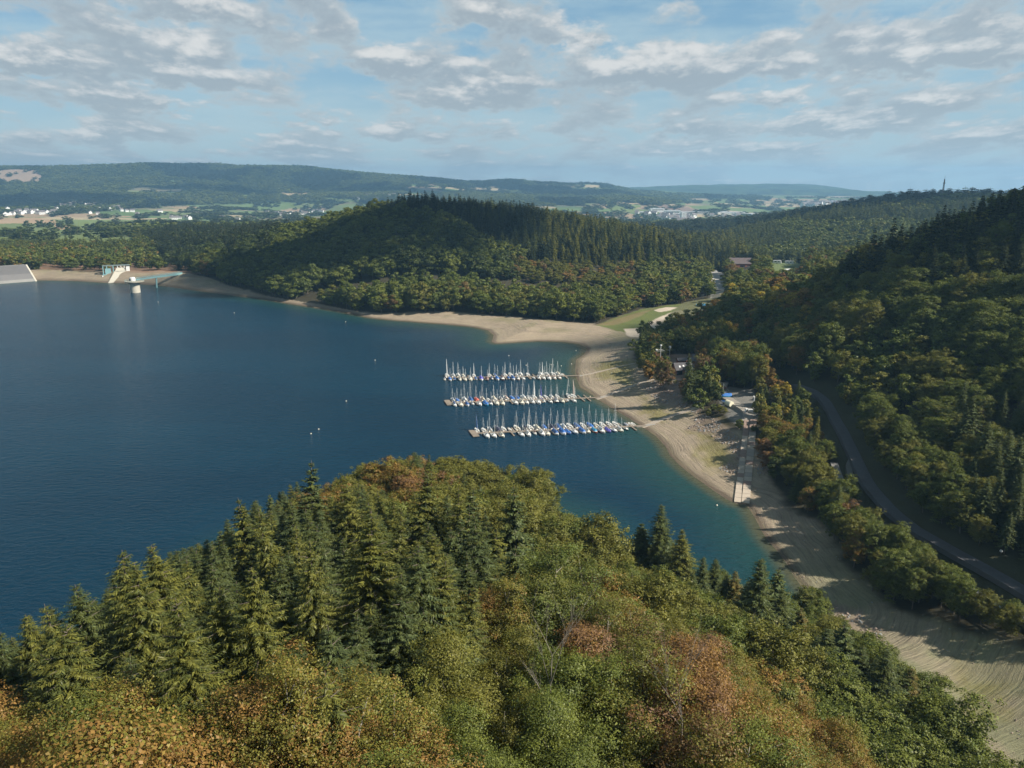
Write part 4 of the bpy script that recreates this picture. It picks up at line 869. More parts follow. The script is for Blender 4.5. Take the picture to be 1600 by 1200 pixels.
CABM = MB().add([(-.62,-.95,.66),(.62,-.95,.66),(.55,1.3,.78),(-.55,1.3,.78),(-.50,-.85,1.08),(.50,-.85,1.08),(.34,.95,1.06),(-.34,.95,1.06)], [(4,5,6,7),(0,1,5,4),(1,2,6,5),(2,3,7,6),(3,0,4,7)]).mesh('cabin', M_GEL)
WINM = MB().box(-.64,-.555,-.55,.35,.84,.97).box(.555,.64,-.55,.35,.84,.97).mesh('window', M_DARK)
HATM = MB().box(-.26,.26,-.93,-.30,.95,1.12).mesh('hatch', M_DARK)
MASTM = MB().tube((0,.85,.9),(0,.80,9.6),.095,.06,6).tube((-.62,.82,6.2),(.62,.82,6.2),.03,.03,4).tube((0,.84,9.3),(0,3.1,.95),.018,.018,3,False).tube((0,.8,9.4),(0,-3.05,.75),.018,.018,3,False).tube((-.62,.82,6.2),(-1.0,.5,.8),.018,.018,3,False).tube((.62,.82,6.2),(1.0,.5,.8),.018,.018,3,False).mesh('mast', M_ALU)
BOOMM = MB().tube((0,.75,1.75),(0,-2.5,1.65),.06,.05,6).mesh('boom', M_ALU)
def tent(y0, y1, zt0, zt1, spread, zb_, n_=8):
    o = MB(); V = []; 
    for i in range(n_+1):
        y = y0+(y1-y0)*i/n_; b = min(spread, beam_at(y)*1.02) if spread > .5 else spread; zt = zt0+(zt1-zt0)*i/n_+.05*math.sin(i*2.1)
        V += [(-b, y, zb_), (-b*.55, y, zb_+(zt-zb_)*.62), (0, y, zt), (b*.55, y, zb_+(zt-zb_)*.62), (b, y, zb_)]
    F_ = [(i*5+j, i*5+j+1, (i+1)*5+j+1, (i+1)*5+j) for i in range(n_) for j in range(4)]; F_ += [(4,3,2,1,0), tuple(n_*5+k for k in range(5))]
    return o.add(V, F_).mesh('cover', M_TARP, True)
COVM = [tent(-2.8, .7, 1.80, 1.95, .46, 1.25), tent(-2.98, 1.5, 1.6, 1.75, 1.08, .66), tent(-3.0, 2.9, 1.45, 1.05, 1.10, .68)]
FURLM = MB().tube((.02,3.0,1.0),(.02,.95,8.9),.13,.05,6).mesh('furled_sail', M_TARP)
SAILM = MB().add([(-.10,.7,1.5),(-.16,-1.2,1.6),(-.12,-.6,4.5),(-.05,.7,8.6),(.10,.7,1.5),(.16,-1.2,1.6),(.12,-.6,4.5),(.05,.7,8.6)], [(0,1,2,3),(7,6,5,4),(0,4,5,1),(1,5,6,2),(2,6,7,3),(3,7,4,0)]).mesh('sail', M_TARP)
RUDM = MB().box(-.03,.03,-3.55,-3.12,-.3,.75).tube((0,-3.2,.85),(0,-2.1,.95),.03,.03,4).mesh('rudder', M_BENCH)
FULLDECK = deck_mesh(False); OPENDECK = deck_mesh(True); HULLM = hull_mesh()
CNAME = {WH: 'white', CR: 'cream', PK: 'pinkish', BL: 'blue', DB: 'dark blue', LB: 'light blue', PU: 'purple-blue', RD: 'red', NV: 'navy', BRN: 'brown', GY: 'grey'}
ORD = ['first', 'second', 'third', 'fourth', 'fifth', 'sixth', 'seventh', 'eighth', 'ninth', 'tenth', 'eleventh', 'twelfth', 'thirteenth', 'fourteenth', 'fifteenth', 'sixteenth', 'seventeenth', 'eighteenth', 'nineteenth', 'twentieth', '21st', '22nd', '23rd', '24th']
def boat(x, y, rz, hullc, covc, style, mast, scale, label, group, z=0.0):
    e = empty('sailboat' if mast else 'dinghy', (x, y, z), rz, label, 'sailboat' if mast else 'dinghy', group); e.scale = (scale, scale, scale)
    def ch(n_, me, tc=None, par=None):
        o = link(n_, me, par or e)
        if tc: o['tint'] = tc
        return o
    ch('hull', HULLM, hullc); dk_ = ch('deck', OPENDECK if style in (0, 1, 4, 5) else FULLDECK)
    if style != 3:
        cb = ch('cabin', CABM, tuple(min(.85, v*1.02) for v in (hullc if hullc in (WH, CR) else WH))); ch('window', WINM, par=cb); ch('hatch', HATM, par=cb)
    if mast:
        m_ = ch('mast', MASTM); m_.scale = (1, 1, mast*.86); m_.location = (0, 0, .9*(1-mast*.86)); ch('boom', BOOMM, par=m_)
    if style == 1: ch('cover', COVM[0], covc)
    if style == 2: ch('cover', COVM[1], covc)
    if style == 3: ch('cover', COVM[2], covc)
    if style == 4: ch('furled_sail', FURLM, covc)
    if style == 5: ch('sail', SAILM, covc)
    ch('rudder', RUDM)
    return e
def zx(X_): return 680+X_/4.706
def zy(Y_): return 530+Y_/4.706
JET = [  # name, outer end px, shore end px, side rows: (zoom X, hull, cover, style, mast)
 ('farthest', (694, 590), (903, 587),
  [(72,CR,GY,1,.0),(107,WH,BL,2,.95),(142,NV,DB,2,.0),(185,CR,CR,1,.9),(222,CR,CR,0,.85),(262,CR,WH,1,.8),(300,WH,BL,2,.0),(342,WH,PU,2,.85),(383,BRN,BRN,2,.8),(420,WH,BL,1,.0),(458,WH,BL,2,.95),(497,BRN,BRN,1,.85),(538,WH,BL,2,.0),(575,WH,DB,2,.9),(615,PK,WH,1,.8),(650,WH,WH,0,.9),(727,WH,WH,0,.0),(762,PK,WH,1,.8),(802,WH,WH,0,1.0),(840,WH,PK,1,.95),(880,PK,PK,1,.8),(917,PK,PK,0,.85)],
  [(86,WH,WH,5,1.08),(128,WH,GY,1,.95),(170,CR,WH,1,.85),(208,WH,CR,1,.8),(285,WH,WH,5,.98),(400,WH,WH,4,1.1),(440,WH,BL,1,1.0),(515,WH,WH,4,.9),(553,WH,WH,0,.8),(597,PK,WH,1,.9),(630,WH,WH,1,1.0),(680,WH,WH,0,.9),(772,WH,WH,1,.9),(790,WH,WH,5,1.0),(822,WH,WH,1,.95),(862,WH,WH,4,1.0),(900,WH,CR,1,.85),(935,WH,WH,0,0)]),
 ('middle', (700, 629), (935, 621),
  [(145,WH,BL,1,.9),(188,CR,CR,0,.95),(235,WH,DB,2,.95),(277,WH,WH,1,.0),(325,WH,WH,0,.8),(370,LB,BL,3,.95),(410,WH,NV,1,.9),(455,CR,GY,0,.8),(497,CR,CR,1,.9),(592,WH,WH,0,.85),(635,CR,CR,1,.9),(675,WH,WH,0,.85),(720,WH,WH,1,1.0),(760,WH,WH,0,.8),(803,WH,WH,1,.0),(850,WH,CR,1,1.0),(892,NV,GY,1,.85),(933,CR,CR,1,.75),(977,GY,WH,0,.0),(1020,WH,WH,0,1.1)],
  [(130,NV,GY,1,.8),(167,WH,BL,3,.95),(212,WH,WH,1,1.0),(260,WH,DB,2,1.1),(303,RD,RD,3,.9),(347,CR,CR,1,.95),(388,WH,WH,0,.0),(432,WH,CR,1,.8),(480,PK,GY,1,1.0),(517,WH,PK,1,.9),(565,WH,BL,3,1.05),(608,WH,BL,2,1.15),(645,CR,WH,1,1.2),(688,WH,CR,0,.9),(728,PK,WH,5,1.1),(775,PU,PU,5,.9),(811,WH,WH,0,.9),(855,WH,WH,1,.9),(895,WH,WH,0,1.0),(982,WH,WH,4,1.05),(1020,WH,PK,5,1.1)]),
 ('nearest', (740, 677), (1006, 665),
  [(385,WH,WH,0,.85),(438,WH,WH,0,.9),(490,CR,CR,1,1.05),(635,WH,WH,0,.95),(687,WH,WH,1,.9),(735,WH,BRN,1,.0),(785,WH,WH,1,1.1),(833,CR,CR,0,.9),(885,WH,DB,2,.95),(937,WH,BL,2,.9),(980,BL,BL,3,.85),(1027,WH,CR,0,1.0),(1083,WH,BL,2,.9),(1130,CR,CR,1,.85),(1175,RD,LB,2,.8),(1222,WH,WH,1,.95),(1272,PU,PU,3,.8),(1318,WH,CR,0,1.2),(1366,CR,WH,1,.85),(1415,NV,WH,0,0)],
  [(312,WH,DB,5,1.05),(357,WH,WH,0,.85),(403,CR,GY,1,1.05),(455,NV,NV,3,1.15),(500,PK,PK,0,.9),(548,WH,WH,0,.0),(600,CR,CR,0,.9),(655,NV,NV,1,1.0),(697,WH,WH,4,.95),(743,WH,CR,1,.9),(800,WH,BL,2,1.05),(850,WH,NV,2,1.1),(897,WH,DB,2,.95),(940,WH,WH,1,1.05),(988,WH,WH,0,1.0),(1035,WH,DB,3,1.05),(1083,WH,WH,0,1.0),(1130,WH,BL,3,1.15),(1178,CR,CR,0,1.1),(1225,WH,CR,0,.9),(1278,PK,WH,0,.9),(1325,WH,WH,0,1.25),(1393,NV,GY,3,0),(1425,WH,WH,0,0),(1452,WH,WH,0,0)])]
jn_ = {'farthest': 'farthest from the camera', 'middle': 'the middle one', 'nearest': 'nearest the camera'}
for (jname, e0, e1, low_s, up_s) in JET:
    a, b = P(*e0, .4)[:2], P(*e1, .4)[:2]; L = np.hypot(*(b-a)); dv = (b-a)/L; nv = np.array([dv[1], -dv[0]]); rz0 = math.atan2(dv[1], dv[0])
    j = empty('jetty', (a[0], a[1], 0), rz0, f'long narrow wooden floating jetty, the {jname} of the three, lined with sailboats', 'jetty')
    MB().box(1.5, L+1.0, -.55, .55, .28, .50).obj('walkway', M_WOOD, j)
    f_ = MB()
    for k in range(int(L/6)): f_.box(3+k*6, 5.4+k*6, -.68, .68, -.12, .279)
    f_.obj('floats', M_FLOAT, j)
    wd_ = 1.15 if jname != 'farthest' else .7
    if jname != 'farthest':
        pf = empty('end_platform', (0, 0, 0)); pf.parent = j; pm_ = MB().box(-1.2, 1.45, -4.2, 4.2, .22, .55).mesh('platform', M_WOOD); pf2 = link('end_platform', pm_, j); bpy.data.objects.remove(pf); pf2.rotation_euler = (0, 0, R(8))
    fm = None; gapx = {'farthest': [690, 955], 'middle': [545, 1070, 1115], 'nearest': [355, 550, 600, 1440]}[jname]
    for si, rows in ((1, low_s), (-1, up_s)):
        prev = None
        for qi, (zx_, hc, cc, stl, mst) in enumerate(rows):
            px = zx(zx_); fpx = (px-e0[0])/(e1[0]-e0[0]); lx = (px-e0[0])
            # walk along the jetty until it stands under this boat
            best = None
            for f2 in np.linspace(-.02, 1.02, 160):
                q = a+dv*L*f2+nv*si*4.1; u_ = pix(q[0], q[1], .5)[0]
                if best is None or abs(u_-px) < best[0]: best = (abs(u_-px), q, f2)
            q = best[1]; sc = random.uniform(.76, 1.06); rz = rz0+(-math.pi if si > 0 else 0)+R(7)+R(random.uniform(-3, 3))
            sc = {True: .62, False: sc}[mst == 0]
            if mst == 0: q = q-nv*si*1.2
            half = len(rows)//2; near_far = 'near' if si > 0 else 'far'
            wpos = f"{ORD[qi]} from outer end" if qi < half+1 else f"{ORD[len(rows)-1-qi]} from shore end"
            cvn = '' if stl in (0,) or mst == 0 else (f" with {CNAME[cc]} " + {1: 'boom cover', 2: 'cockpit tent', 3: 'full cover', 4: 'furled sail', 5: 'mainsail'}[stl])
            lb = f"{CNAME[hc]} {'sailboat' if mst else 'dinghy'}{cvn}, {wpos}, {near_far} side of {jname} jetty"
            boat(q[0]+random.uniform(-.15, .15), q[1]+random.uniform(-.3, .3), rz, hc, cc, stl, mst if mst else 0, sc, lb, f'boats moored along the {jname} jetty')
            if prev is not None and qi % 2 == 0:
                mid = (prev+best[2])/2*L
                MB().box(-.28, .28, 0, 4.6, .25, .42).obj('finger', M_WOOD, j, (mid, -si*.75, 0), (math.pi if si > 0 else 0)+R(7))
            prev = best[2]
    for gx_ in gapx:
        px = zx(gx_); f2 = (px-e0[0])/(e1[0]-e0[0])
        for si in (1, -1): MB().box(-.3, .3, 0, 4.8, .25, .42).obj('finger', M_WOOD, j, (f2*L, -si*.75, 0), (math.pi if si > 0 else 0)+R(7))
    # gangway to the shore
    MB().prism([(L+.9, -.6, .52), (L+6.5, -.6, 1.0), (L+6.5, .6, 1.0), (L+.9, .6, .52)][::-1], .15).obj('gangway', M_FLOAT, j)
# ------------------------------------------------------------------ buoys
BUOYM = MB().lathe([(0, -.25), (.32, -.12), (.40, .12), (.28, .42), (.08, .52), (0, .52)], 12).mesh('buoy', M_ORANGE, True); RINGM = MB().tube((0, 0, .5), (0, 0, .72), .04).mesh('ring', M_DARK)
for px, py, w_ in [(247, 472, 'off the intake tower bridge'), (498, 671, 'alone on open water left of the nearest jetty'), (486, 678, 'left of and beyond the lone one off the jetties'), (541, 627, 'on open water left of the middle jetty'), (586, 563, 'leftmost of the row beyond the farthest jetty'),
               (795, 556, 'behind the masts midway along the farthest jetty'), (822, 571, 'just beyond the farthest jetty, nearest its middle'), (861, 570, 'beyond the shore half of the farthest jetty'), (877, 572, 'second nearest the shore beyond the farthest jetty'), (893, 569, 'nearest the shore beside the farthest jetty'), (922, 620, 'beside the gangway of the middle jetty'), (1160, 770, 'near the foot of the slipway'), (366, 489, 'off the wooded far shore'), (540, 503, 'off the bend of the far shore'), (900, 548, 'in the green shallow bay')]:
    if px == 1160: px, py = 1120, 790
    q = P(px, py, 0); e = empty('buoy', (q[0], q[1], 0), 0, f'small pale round buoy {w_}', 'buoy', 'mooring buoys on the lake'); e.scale = (.8, .8, .8)
    link('float', BUOYM, e); link('ring', RINGM, e)
# ------------------------------------------------------------------ dam
D0, D1 = P(57, 440, -.5), P(-420, 477, -.5); ddv = (D1-D0)[:2]; DL = np.hypot(*ddv); ddv /= DL; dn = np.array([-ddv[1], ddv[0]]); dn = dn*(1 if dn[1] > 0 else -1)
dm = empty('dam', (D0[0], D0[1], 0), math.atan2(ddv[1], ddv[0]), 'sloping grey asphalt face of the dam at the left end of the lake', 'dam'); sg = 1 if (ddv[0]*dn[1]-ddv[1]*dn[0]) > 0 else -1
def Dq(s_, w_, z_): return (s_, sg*w_, z_)
slp = 1.9; ztop = 15.0
def dface(name, z0, z1, s0, s1, m_, lift=0):
    q = [Dq(s0, z0*slp, z0+lift), Dq(s1, z0*slp, z0+lift), Dq(s1, z1*slp, z1+lift), Dq(s0, z1*slp, z1+lift)]
    MB().prism(q if sg > 0 else q[::-1], 1.2).obj(name, m_, dm)
dface('wet_band', -3, 2.4, .9, DL, M_DAMLOW); dface('lower_face', 2.4, 7.2, .9, DL, mat('dam_asphalt_light', (.155, .15, .148), .9, noise=.2, nscale=.12)); dface('upper_face', 7.2, ztop, .9, DL, M_DRYASPH)
MB().box(.9, DL, *(sorted((sg*ztop*slp, sg*(ztop*slp+7)))), ztop-1.5, ztop+.1).obj('crest_road', M_PATHM, dm)
dface('edge_stairs', -2, ztop, -.6, .9, M_CONC, .25)
# small white building at the end of the dam
q = hit(50, 414); hb_ = empty('gate_house', (q[0], q[1], q[2]-.5), R(-12), 'small white flat-roofed building at the end of the dam crest', 'building')
MB().box(-4.4, 3.4, -2.5, 2.5, 0, 5.2).obj('wall', M_WHITE, hb_); MB().box(-4.7, 3.7, -2.8, 2.8, 5.2, 5.6).obj('roof', M_SHEET, hb_); MB().box(-4.2, -2.6, -2.56, -2.5, .4, 3.4).obj('door', M_DARK, hb_); MB().box(3.4, 7.2, -2.2, 1.6, 0, 3.8).obj('annex', M_CONC, hb_)
# ------------------------------------------------------------------ spillway
q = P(186, 441, 0); up = P(196, 415, 17); 
sw = empty('spillway', (q[0], q[1], 0), R(24), 'pale concrete spillway chute with a portal frame and gantry above the far shore', 'spillway')
W_ = 5.6; sw.scale = (.9, .9, .9)
zg = 9.5
MB().prism([(-10.5, -4, .4), (3.0, -4, .4), (7.0, 24, zg+.6), (-4.0, 24, zg+.6)], 3).obj('chute', M_CONC, sw)
MB().prism([(-3.8, 24.1, zg+1), (7.0, 24.1, zg+1), (7.4, 33, zg+4.3), (-2.6, 33, zg+4.3)], 6).obj('upper_chute', M_CONC, sw)
MB().box(-3.0, 7.0, 23.9, 24.1, zg-.2, zg+1.0).obj('weir_slot', M_DARK, sw)
MB().box(8.0, 11.6, 26, 34, 5, zg+5.2).obj('side_wall', M_WHITE, sw); MB().prism([(3.0,-4,.3),(3.7,-4,.3),(7.7,24,zg+1.1),(7.0,24,zg+1.1)], 2).obj('chute_wall', M_CONCD, sw); MB().prism([(-11.2,-4,.3),(-10.5,-4,.3),(-4.0,24,zg+1.1),(-4.7,24,zg+1.1)], 2).obj('chute_wall', M_CONCD, sw)
MB().box(-17, 12, 31, 35, zg+6.4, zg+7.4).obj('gantry_beam', mat('gantry_grey', (.16, .20, .20), .7, noise=.2), sw)
for k, xx in enumerate((-17, -13, -6.2)): MB().box(xx, xx+.9, 30, 31, 4, zg+6.3).obj('column', M_STEEL, sw)
MB().box(-17.6, -5.0, 27, 33, zg-3.6, zg-2.9).obj('platform', M_STEEL, sw); MB().box(-14.5, -8.5, 29, 32, zg-2.8, zg+3.6).obj('cabin', M_STEEL, sw)
for xx in (-18, -12, -6.8): MB().box(xx, xx+1.2, 24, 26, 1, zg-3.7).obj('pier', M_WHITE, sw)
for xx in (-1.5, 2.2, 5.6): MB().box(xx, xx+.7, 31.2, 32, zg+4, zg+6.4).obj('gate_post', M_WHITE, sw)
# ------------------------------------------------------------------ intake tower and its bridge
T0 = P(212, 457, 0); PB = P(246, 449.5, 0); BE = hit(281, 428.5)
tw_ = empty('intake_tower', (T0[0], T0[1], 0), 0, 'round concrete intake tower standing in the lake with a wide flat cap', 'tower')
MB().lathe([(0, -12), (4.3, -12), (4.3, 9.0), (0, 9.0)], 32).obj('shaft', M_CONC, tw_, smooth=False)
MB().lathe([(4.3, 8.6), (5.6, 9.0), (8.3, 9.9), (8.5, 10.6), (8.2, 10.8), (0, 10.9)], 40).obj('cap', M_CONCD, tw_)
MB().lathe([(0, 10.9), (2.6, 10.9), (2.6, 13.3), (2.2, 14.2), (0, 14.5)], 20, -1.5, 0).obj('hut', M_WHITE, tw_)
MB().box(-3.3, -2.2, -2.7, -2.45, 11, 13).obj('door', M_DARK, tw_)
rl_ = MB()
for i in range(32):
    t_ = 2*math.pi*i/32; t2 = 2*math.pi*(i+1)/32; a = (math.cos(t_)*8.1, math.sin(t_)*8.1); b = (math.cos(t2)*8.1, math.sin(t2)*8.1)
    rl_.tube((*a, 10.7), (*a, 11.9), .05, n=4); rl_.tube((*a, 11.9), (*b, 11.9), .05, n=4); rl_.tube((*a, 11.3), (*b, 11.3), .03, n=4)
rl_.obj('railing', M_STEEL, tw_)
br_ = empty('footbridge', (T0[0], T0[1], 0), math.atan2(BE[1]-T0[1], BE[0]-T0[0]), 'long pale blue steel footbridge from the intake tower to the bank', 'bridge'); BLn = math.hypot(BE[0]-T0[0], BE[1]-T0[1])
z0b, z1b = 12.2, BE[2]+1.4
MB().add([(1.5,-1.3,z0b-.9),(1.5,1.3,z0b-.9),(1.5,1.3,z0b),(1.5,-1.3,z0b),(BLn+3,-1.3,z1b-2.2),(BLn+3,1.3,z1b-2.2),(BLn+3,1.3,z1b),(BLn+3,-1.3,z1b)], [(0,1,2,3),(7,6,5,4),(0,4,5,1),(1,5,6,2),(2,6,7,3),(3,7,4,0)]).obj('deck_girder', M_STEEL, br_)
rl_ = MB(); nP = 26
for s__ in (-1.25, 1.25):
    for i in range(nP+1):
        xx = 2+(BLn)*i/nP; zz = z0b+(z1b-z0b)*(xx/BLn); rl_.tube((xx, s__, zz), (xx, s__, zz+1.2), .06, n=4)
    rl_.tube((2, s__, z0b+1.2), (BLn+2, s__, z1b+1.2), .08, n=4); rl_.tube((2, s__, z0b+.6), (BLn+2, s__, z1b+.6), .05, n=4)
rl_.obj('railing', M_STEEL, br_)
pl = math.hypot(PB[0]-T0[0], PB[1]-T0[1]); pz2 = z0b+(z1b-z0b)*pl/BLn-1.4
MB().tube((pl-1.5, 0, -5), (pl, 0, pz2), .75, .75, 10).obj('pier', M_STEEL, br_)
# ------------------------------------------------------------------ boathouse with skylights, terrace, flag mast
q = hit(1066, 583); bh = empty('clubhouse', (q[0], q[1], q[2]-.3), R(8), 'brick clubhouse with dark gable roof and white skylights among the shore trees', 'building')
MB().box(-4.2, 4.2, -3.2, 3.6, 0, 3.0).obj('wall', M_BRICK, bh)
MB().add([(-4.2,-3.2,3),(-4.2,3.6,3),(-4.2,.2,5.4),(4.2,-3.2,3),(4.2,3.6,3),(4.2,.2,5.4)], [(0,1,2),(5,4,3)]).obj('gable', M_BRICK, bh)
rf = MB().prism([(-4.8,-3.9,2.75),(4.8,-3.9,2.75),(4.8,.2,5.75),(-4.8,.2,5.75)], .18).prism([(-4.8,.2,5.75),(4.8,.2,5.75),(4.8,4.3,2.75),(-4.8,4.3,2.75)], .18).obj('roof', M_ROOF, bh)
for xx, f_ in ((-2.6, .35), (-.6, .42), (3.2, .75), (3.4, .12)):
    yy = -3.9+4.1*f_; zz = 2.75+3.0*f_; MB().prism([(xx,yy,zz+.12),(xx+.8,yy,zz+.12),(xx+.8,yy+.9,zz+.78),(xx,yy+.9,zz+.78)], .1).obj('skylight', M_WHITE, rf)
MB().box(-4.0, -1.2, -3.26, -3.2, .3, 2.4).obj('window', M_DARK, bh); MB().box(.2, 1.3, -3.26, -3.2, 0, 2.3).obj('door', M_WHITE, bh); MB().box(2.0, 3.6, -3.26, -3.2, .9, 2.2).obj('window', M_DARK, bh)
MB().box(2.2, 3.0, 1.0, 1.8, 4.6, 6.4).obj('chimney', M_BRICK, bh)
q2 = hit(1058, 594); te = empty('terrace', (q2[0], q2[1], q2[2]-.6), R(8), 'small reddish paved terrace in front of the brick clubhouse', 'terrace'); MB().box(-5, 5, -2.2, 2.2, 0, .8).obj('paving', mat('terrace_paving', (.36, .24, .19), .9, noise=.2, nscale=3), te); MB().box(-5.1, 5.1, -2.45, -2.2, 0, 1.3).obj('low_wall', M_CONCD, te)
def shed(px, py, rz, w__, d__, h__, wm, rm, name, label, cat='building'):
    q = hit(px, py); e = empty(name, (q[0], q[1], q[2]-.5), rz, label, cat); MB().box(-w__/2, w__/2, -d__/2, d__/2, 0, h__).obj('wall', wm, e)
    MB().prism([(-w__/2-.4,-d__/2-.5,h__-.1),(w__/2+.4,-d__/2-.5,h__-.1),(w__/2+.4,0,h__+d__*.28),(-w__/2-.4,0,h__+d__*.28)], .15).prism([(-w__/2-.4,0,h__+d__*.28),(w__/2+.4,0,h__+d__*.28),(w__/2+.4,d__/2+.5,h__-.1),(-w__/2-.4,d__/2+.5,h__-.1)], .15).obj('roof', rm, e)
    MB().box(-w__*.1, w__*.1, -d__/2-.05, -d__/2, .4, 2.3).obj('door', M_DARK, e)
    MB().box(w__*.2, w__*.38, -d__/2-.05, -d__/2, 1.1, 2.1).obj('window', M_DARK, e); return e
shed(1071, 568, R(4), 9, 4, 2.6, M_BRICK, M_RROOF, 'store_shed', 'low shed with long grey roof directly behind the brick clubhouse')
shed(1120, 606, R(-25), 9, 4, 2.4, M_BRICK, mat('tan_roof', (.30, .26, .22), .9, noise=.2), 'boat_shed', 'reddish boat shed under the trees behind the small boatyard')
shed(1095, 563, R(-20), 8, 5, 2.4, M_CONCD, M_RROOF, 'garden_hut', 'grey-roofed hut among trees right of the clubhouse')
e_ = shed(1157, 417, R(-4), 26, 20, 4.0, M_BRICK, mat('brown_roof', (.11, .085, .085), .85, noise=.25, nscale=.6), 'inn', 'long low building with wide dark brown roof in the valley beside the pale road'); e_.location.z += 1.0
shed(1100, 462, R(10), 7, 5, 2.6, M_CONC, M_RROOF, 'kiosk', 'small grey-roofed kiosk between the trees above the round pool'); shed(1137, 466, R(-8), 9, 5, 2.6, M_CONCD, M_RROOF, 'kiosk', 'dark-roofed kiosk under the trees right of the round pool')
# flag and light mast
def mast_thing(px, py, h__, label):
    q = hit(px, py); e = empty('lamp_mast', (q[0], q[1], q[2]-.2), R(10), label, 'mast'); MB().tube((0,0,0), (0,0,h__), .17, .10, 8).obj('pole', M_WHITE, e)
    cb = MB().tube((-2.2,0,h__*.80), (2.0,0,h__*.80), .07, .07, 6).tube((-1.3,0,h__*.86), (1.3,0,h__*.86), .06, .06, 6).obj('crossarm', M_WHITE, e)
    for p_ in ((0,0,h__+.35), (-2.3,0,h__*.84)): MB().lathe([(0,-.55),(.18,-.5),(.55,.15),(.45,.45),(0,.55)], 10).obj('lamp', M_WHITE, cb, p_)
    return e
mast_thing(1031, 576, 12, 'white pole mast with crossarms and lamps on the lawn left of the clubhouse')
q = hit(1046, 560); e = empty('weather_mast', (q[0], q[1], q[2]), 0, 'shorter mast with white drum and side arm right of the white lamp mast', 'mast'); MB().tube((0,0,0),(0,0,6.2),.12,.08,6).obj('pole', M_ALU, e); MB().lathe([(0,5.6),(.6,5.7),(.6,6.8),(0,6.9)],12).obj('drum', M_WHITE, e); MB().tube((-2.6,0,4.6),(0,0,4.6),.12,.12,6).obj('arm', M_WHITE, e)
q = hit(1176, 640); e = empty('flagpole', (q[0], q[1], q[2]-.2), 0, 'thick white pole standing on the boatyard beside the slipway head', 'pole'); MB().tube((0,0,0),(.3,0,5.6),.22,.18,8).obj('pole', M_WHITE, e); MB().lathe([(0,5.5),(.34,5.6),(.34,5.9),(0,6.1)],10).obj('cap', M_WHITE, e)
q = hit(1166, 646); e = empty('fuel_pump', (q[0], q[1], q[2]), R(15), 'small white and dark pump unit at the head of the slipway', 'pump'); MB().box(-.5,.5,-.4,.4,0,2.1).obj('housing', M_WHITE, e); MB().box(-.35,.35,-.44,-.4,.8,1.6).obj('dial', M_DARK, e)
q = hit(1172, 643); e = empty('cable_reel', (q[0], q[1], q[2]), R(-15), 'low white winch housing at the head of the slipway', 'winch'); MB().box(-1.1,1.1,-.7,.7,0,.9).obj('housing', M_WHITE, e); MB().tube((-1.3,0,.6),(1.3,0,.6),.35,.35,10).obj('drum', M_CONCD, e)
q = hit(1139, 635); e = empty('storage_tank', (q[0], q[1], q[2]), R(25), 'cream round-ended tank beside the boats laid up in the yard', 'tank'); MB().tube((0,-1.6,1.3),(0,1.6,1.3),1.25,1.25,16).obj('tank', mat('cream_paint', (.72,.68,.52), .5), e); MB().box(-.9,.9,-1.2,-1.0,0,.4).box(-.9,.9,1.0,1.2,0,.4).obj('cradle', M_BENCH, e)
for (px, py, rz, hc, cc, stl, mst, lb) in [(1126, 618, R(70), WH, WH, 0, .75, 'white sailboat laid up ashore, leftmost in the boatyard'), (1132, 622, R(95), LB, BL, 2, .7, 'light blue boat under a blue tent, laid up in the middle of the boatyard'), (1134, 631, R(60), WH, DB, 3, 0, 'small covered white dinghy laid up beside the cream tank')]:
    q = hit(px, py); b_ = boat(q[0], q[1], rz, hc, cc, stl, mst, 1.0 if mst else .7, lb, 'boats laid up in the boatyard', q[2]+.55); MB().box(-.9,.9,-1.6,-1.3,-.56,.0).box(-.9,.9,1.0,1.3,-.56,.0).obj('cradle', M_BENCH, b_)
# round pool, play things, caravans
q = hit(1097, 477); e = empty('paddling_pool', (q[0], q[1], q[2]-.2), 0, 'round blue paddling pool with pale rim at the top of the bathing lawn', 'pool'); MB().lathe([(0,.5),(3.7,.5)],36).obj('water', M_BLUE, e); MB().lathe([(3.7,-.3),(3.7,.9),(4.5,.9),(4.5,-.3)],36).obj('rim', mat('rim_blue', (.20,.45,.58), .5), e)
q = hit(1111, 490); e = empty('tent', (q[0], q[1], q[2]-.1), R(-10), 'small pale blue-white ridge tent below the round pool', 'tent'); MB().add([(-1.8,-2.2,0),(1.8,-2.2,0),(1.6,-2.2,1.8),(0,-2.2,3.0),(-1.6,-2.2,1.8),(-1.8,2.2,0),(1.8,2.2,0),(1.6,2.2,1.8),(0,2.2,3.0),(-1.6,2.2,1.8)], [(0,1,2,3,4),(9,8,7,6,5),(1,6,7,2),(2,7,8,3),(3,8,9,4),(4,9,5,0)]).obj('canopy', mat('pale_canvas', (.45,.52,.64), .8), e); MB().box(-.5,.5,-2.26,-2.2,0,1.7).obj('door_flap', M_DARK, e)
CARB = MB().add([(-3,-1.1,.5),(3,-1.1,.5),(3,1.1,.5),(-3,1.1,.5),(-2.8,-1.1,2.4),(2.6,-1.1,2.6),(2.6,1.1,2.6),(-2.8,1.1,2.4)], [(3,2,1,0),(4,5,6,7),(0,1,5,4),(1,2,6,5),(2,3,7,6),(3,0,4,7)]).mesh('body', M_WHITE); CARW = MB().box(-1.8,-.3,-1.13,-1.1,1.4,2.0).box(.6,1.8,-1.13,-1.1,1.4,2.0).mesh('window', M_DARK); WHE = MB().tube((0,-1.12,.35),(0,1.12,.35),.35,.35,12).mesh('wheel', M_DARK)
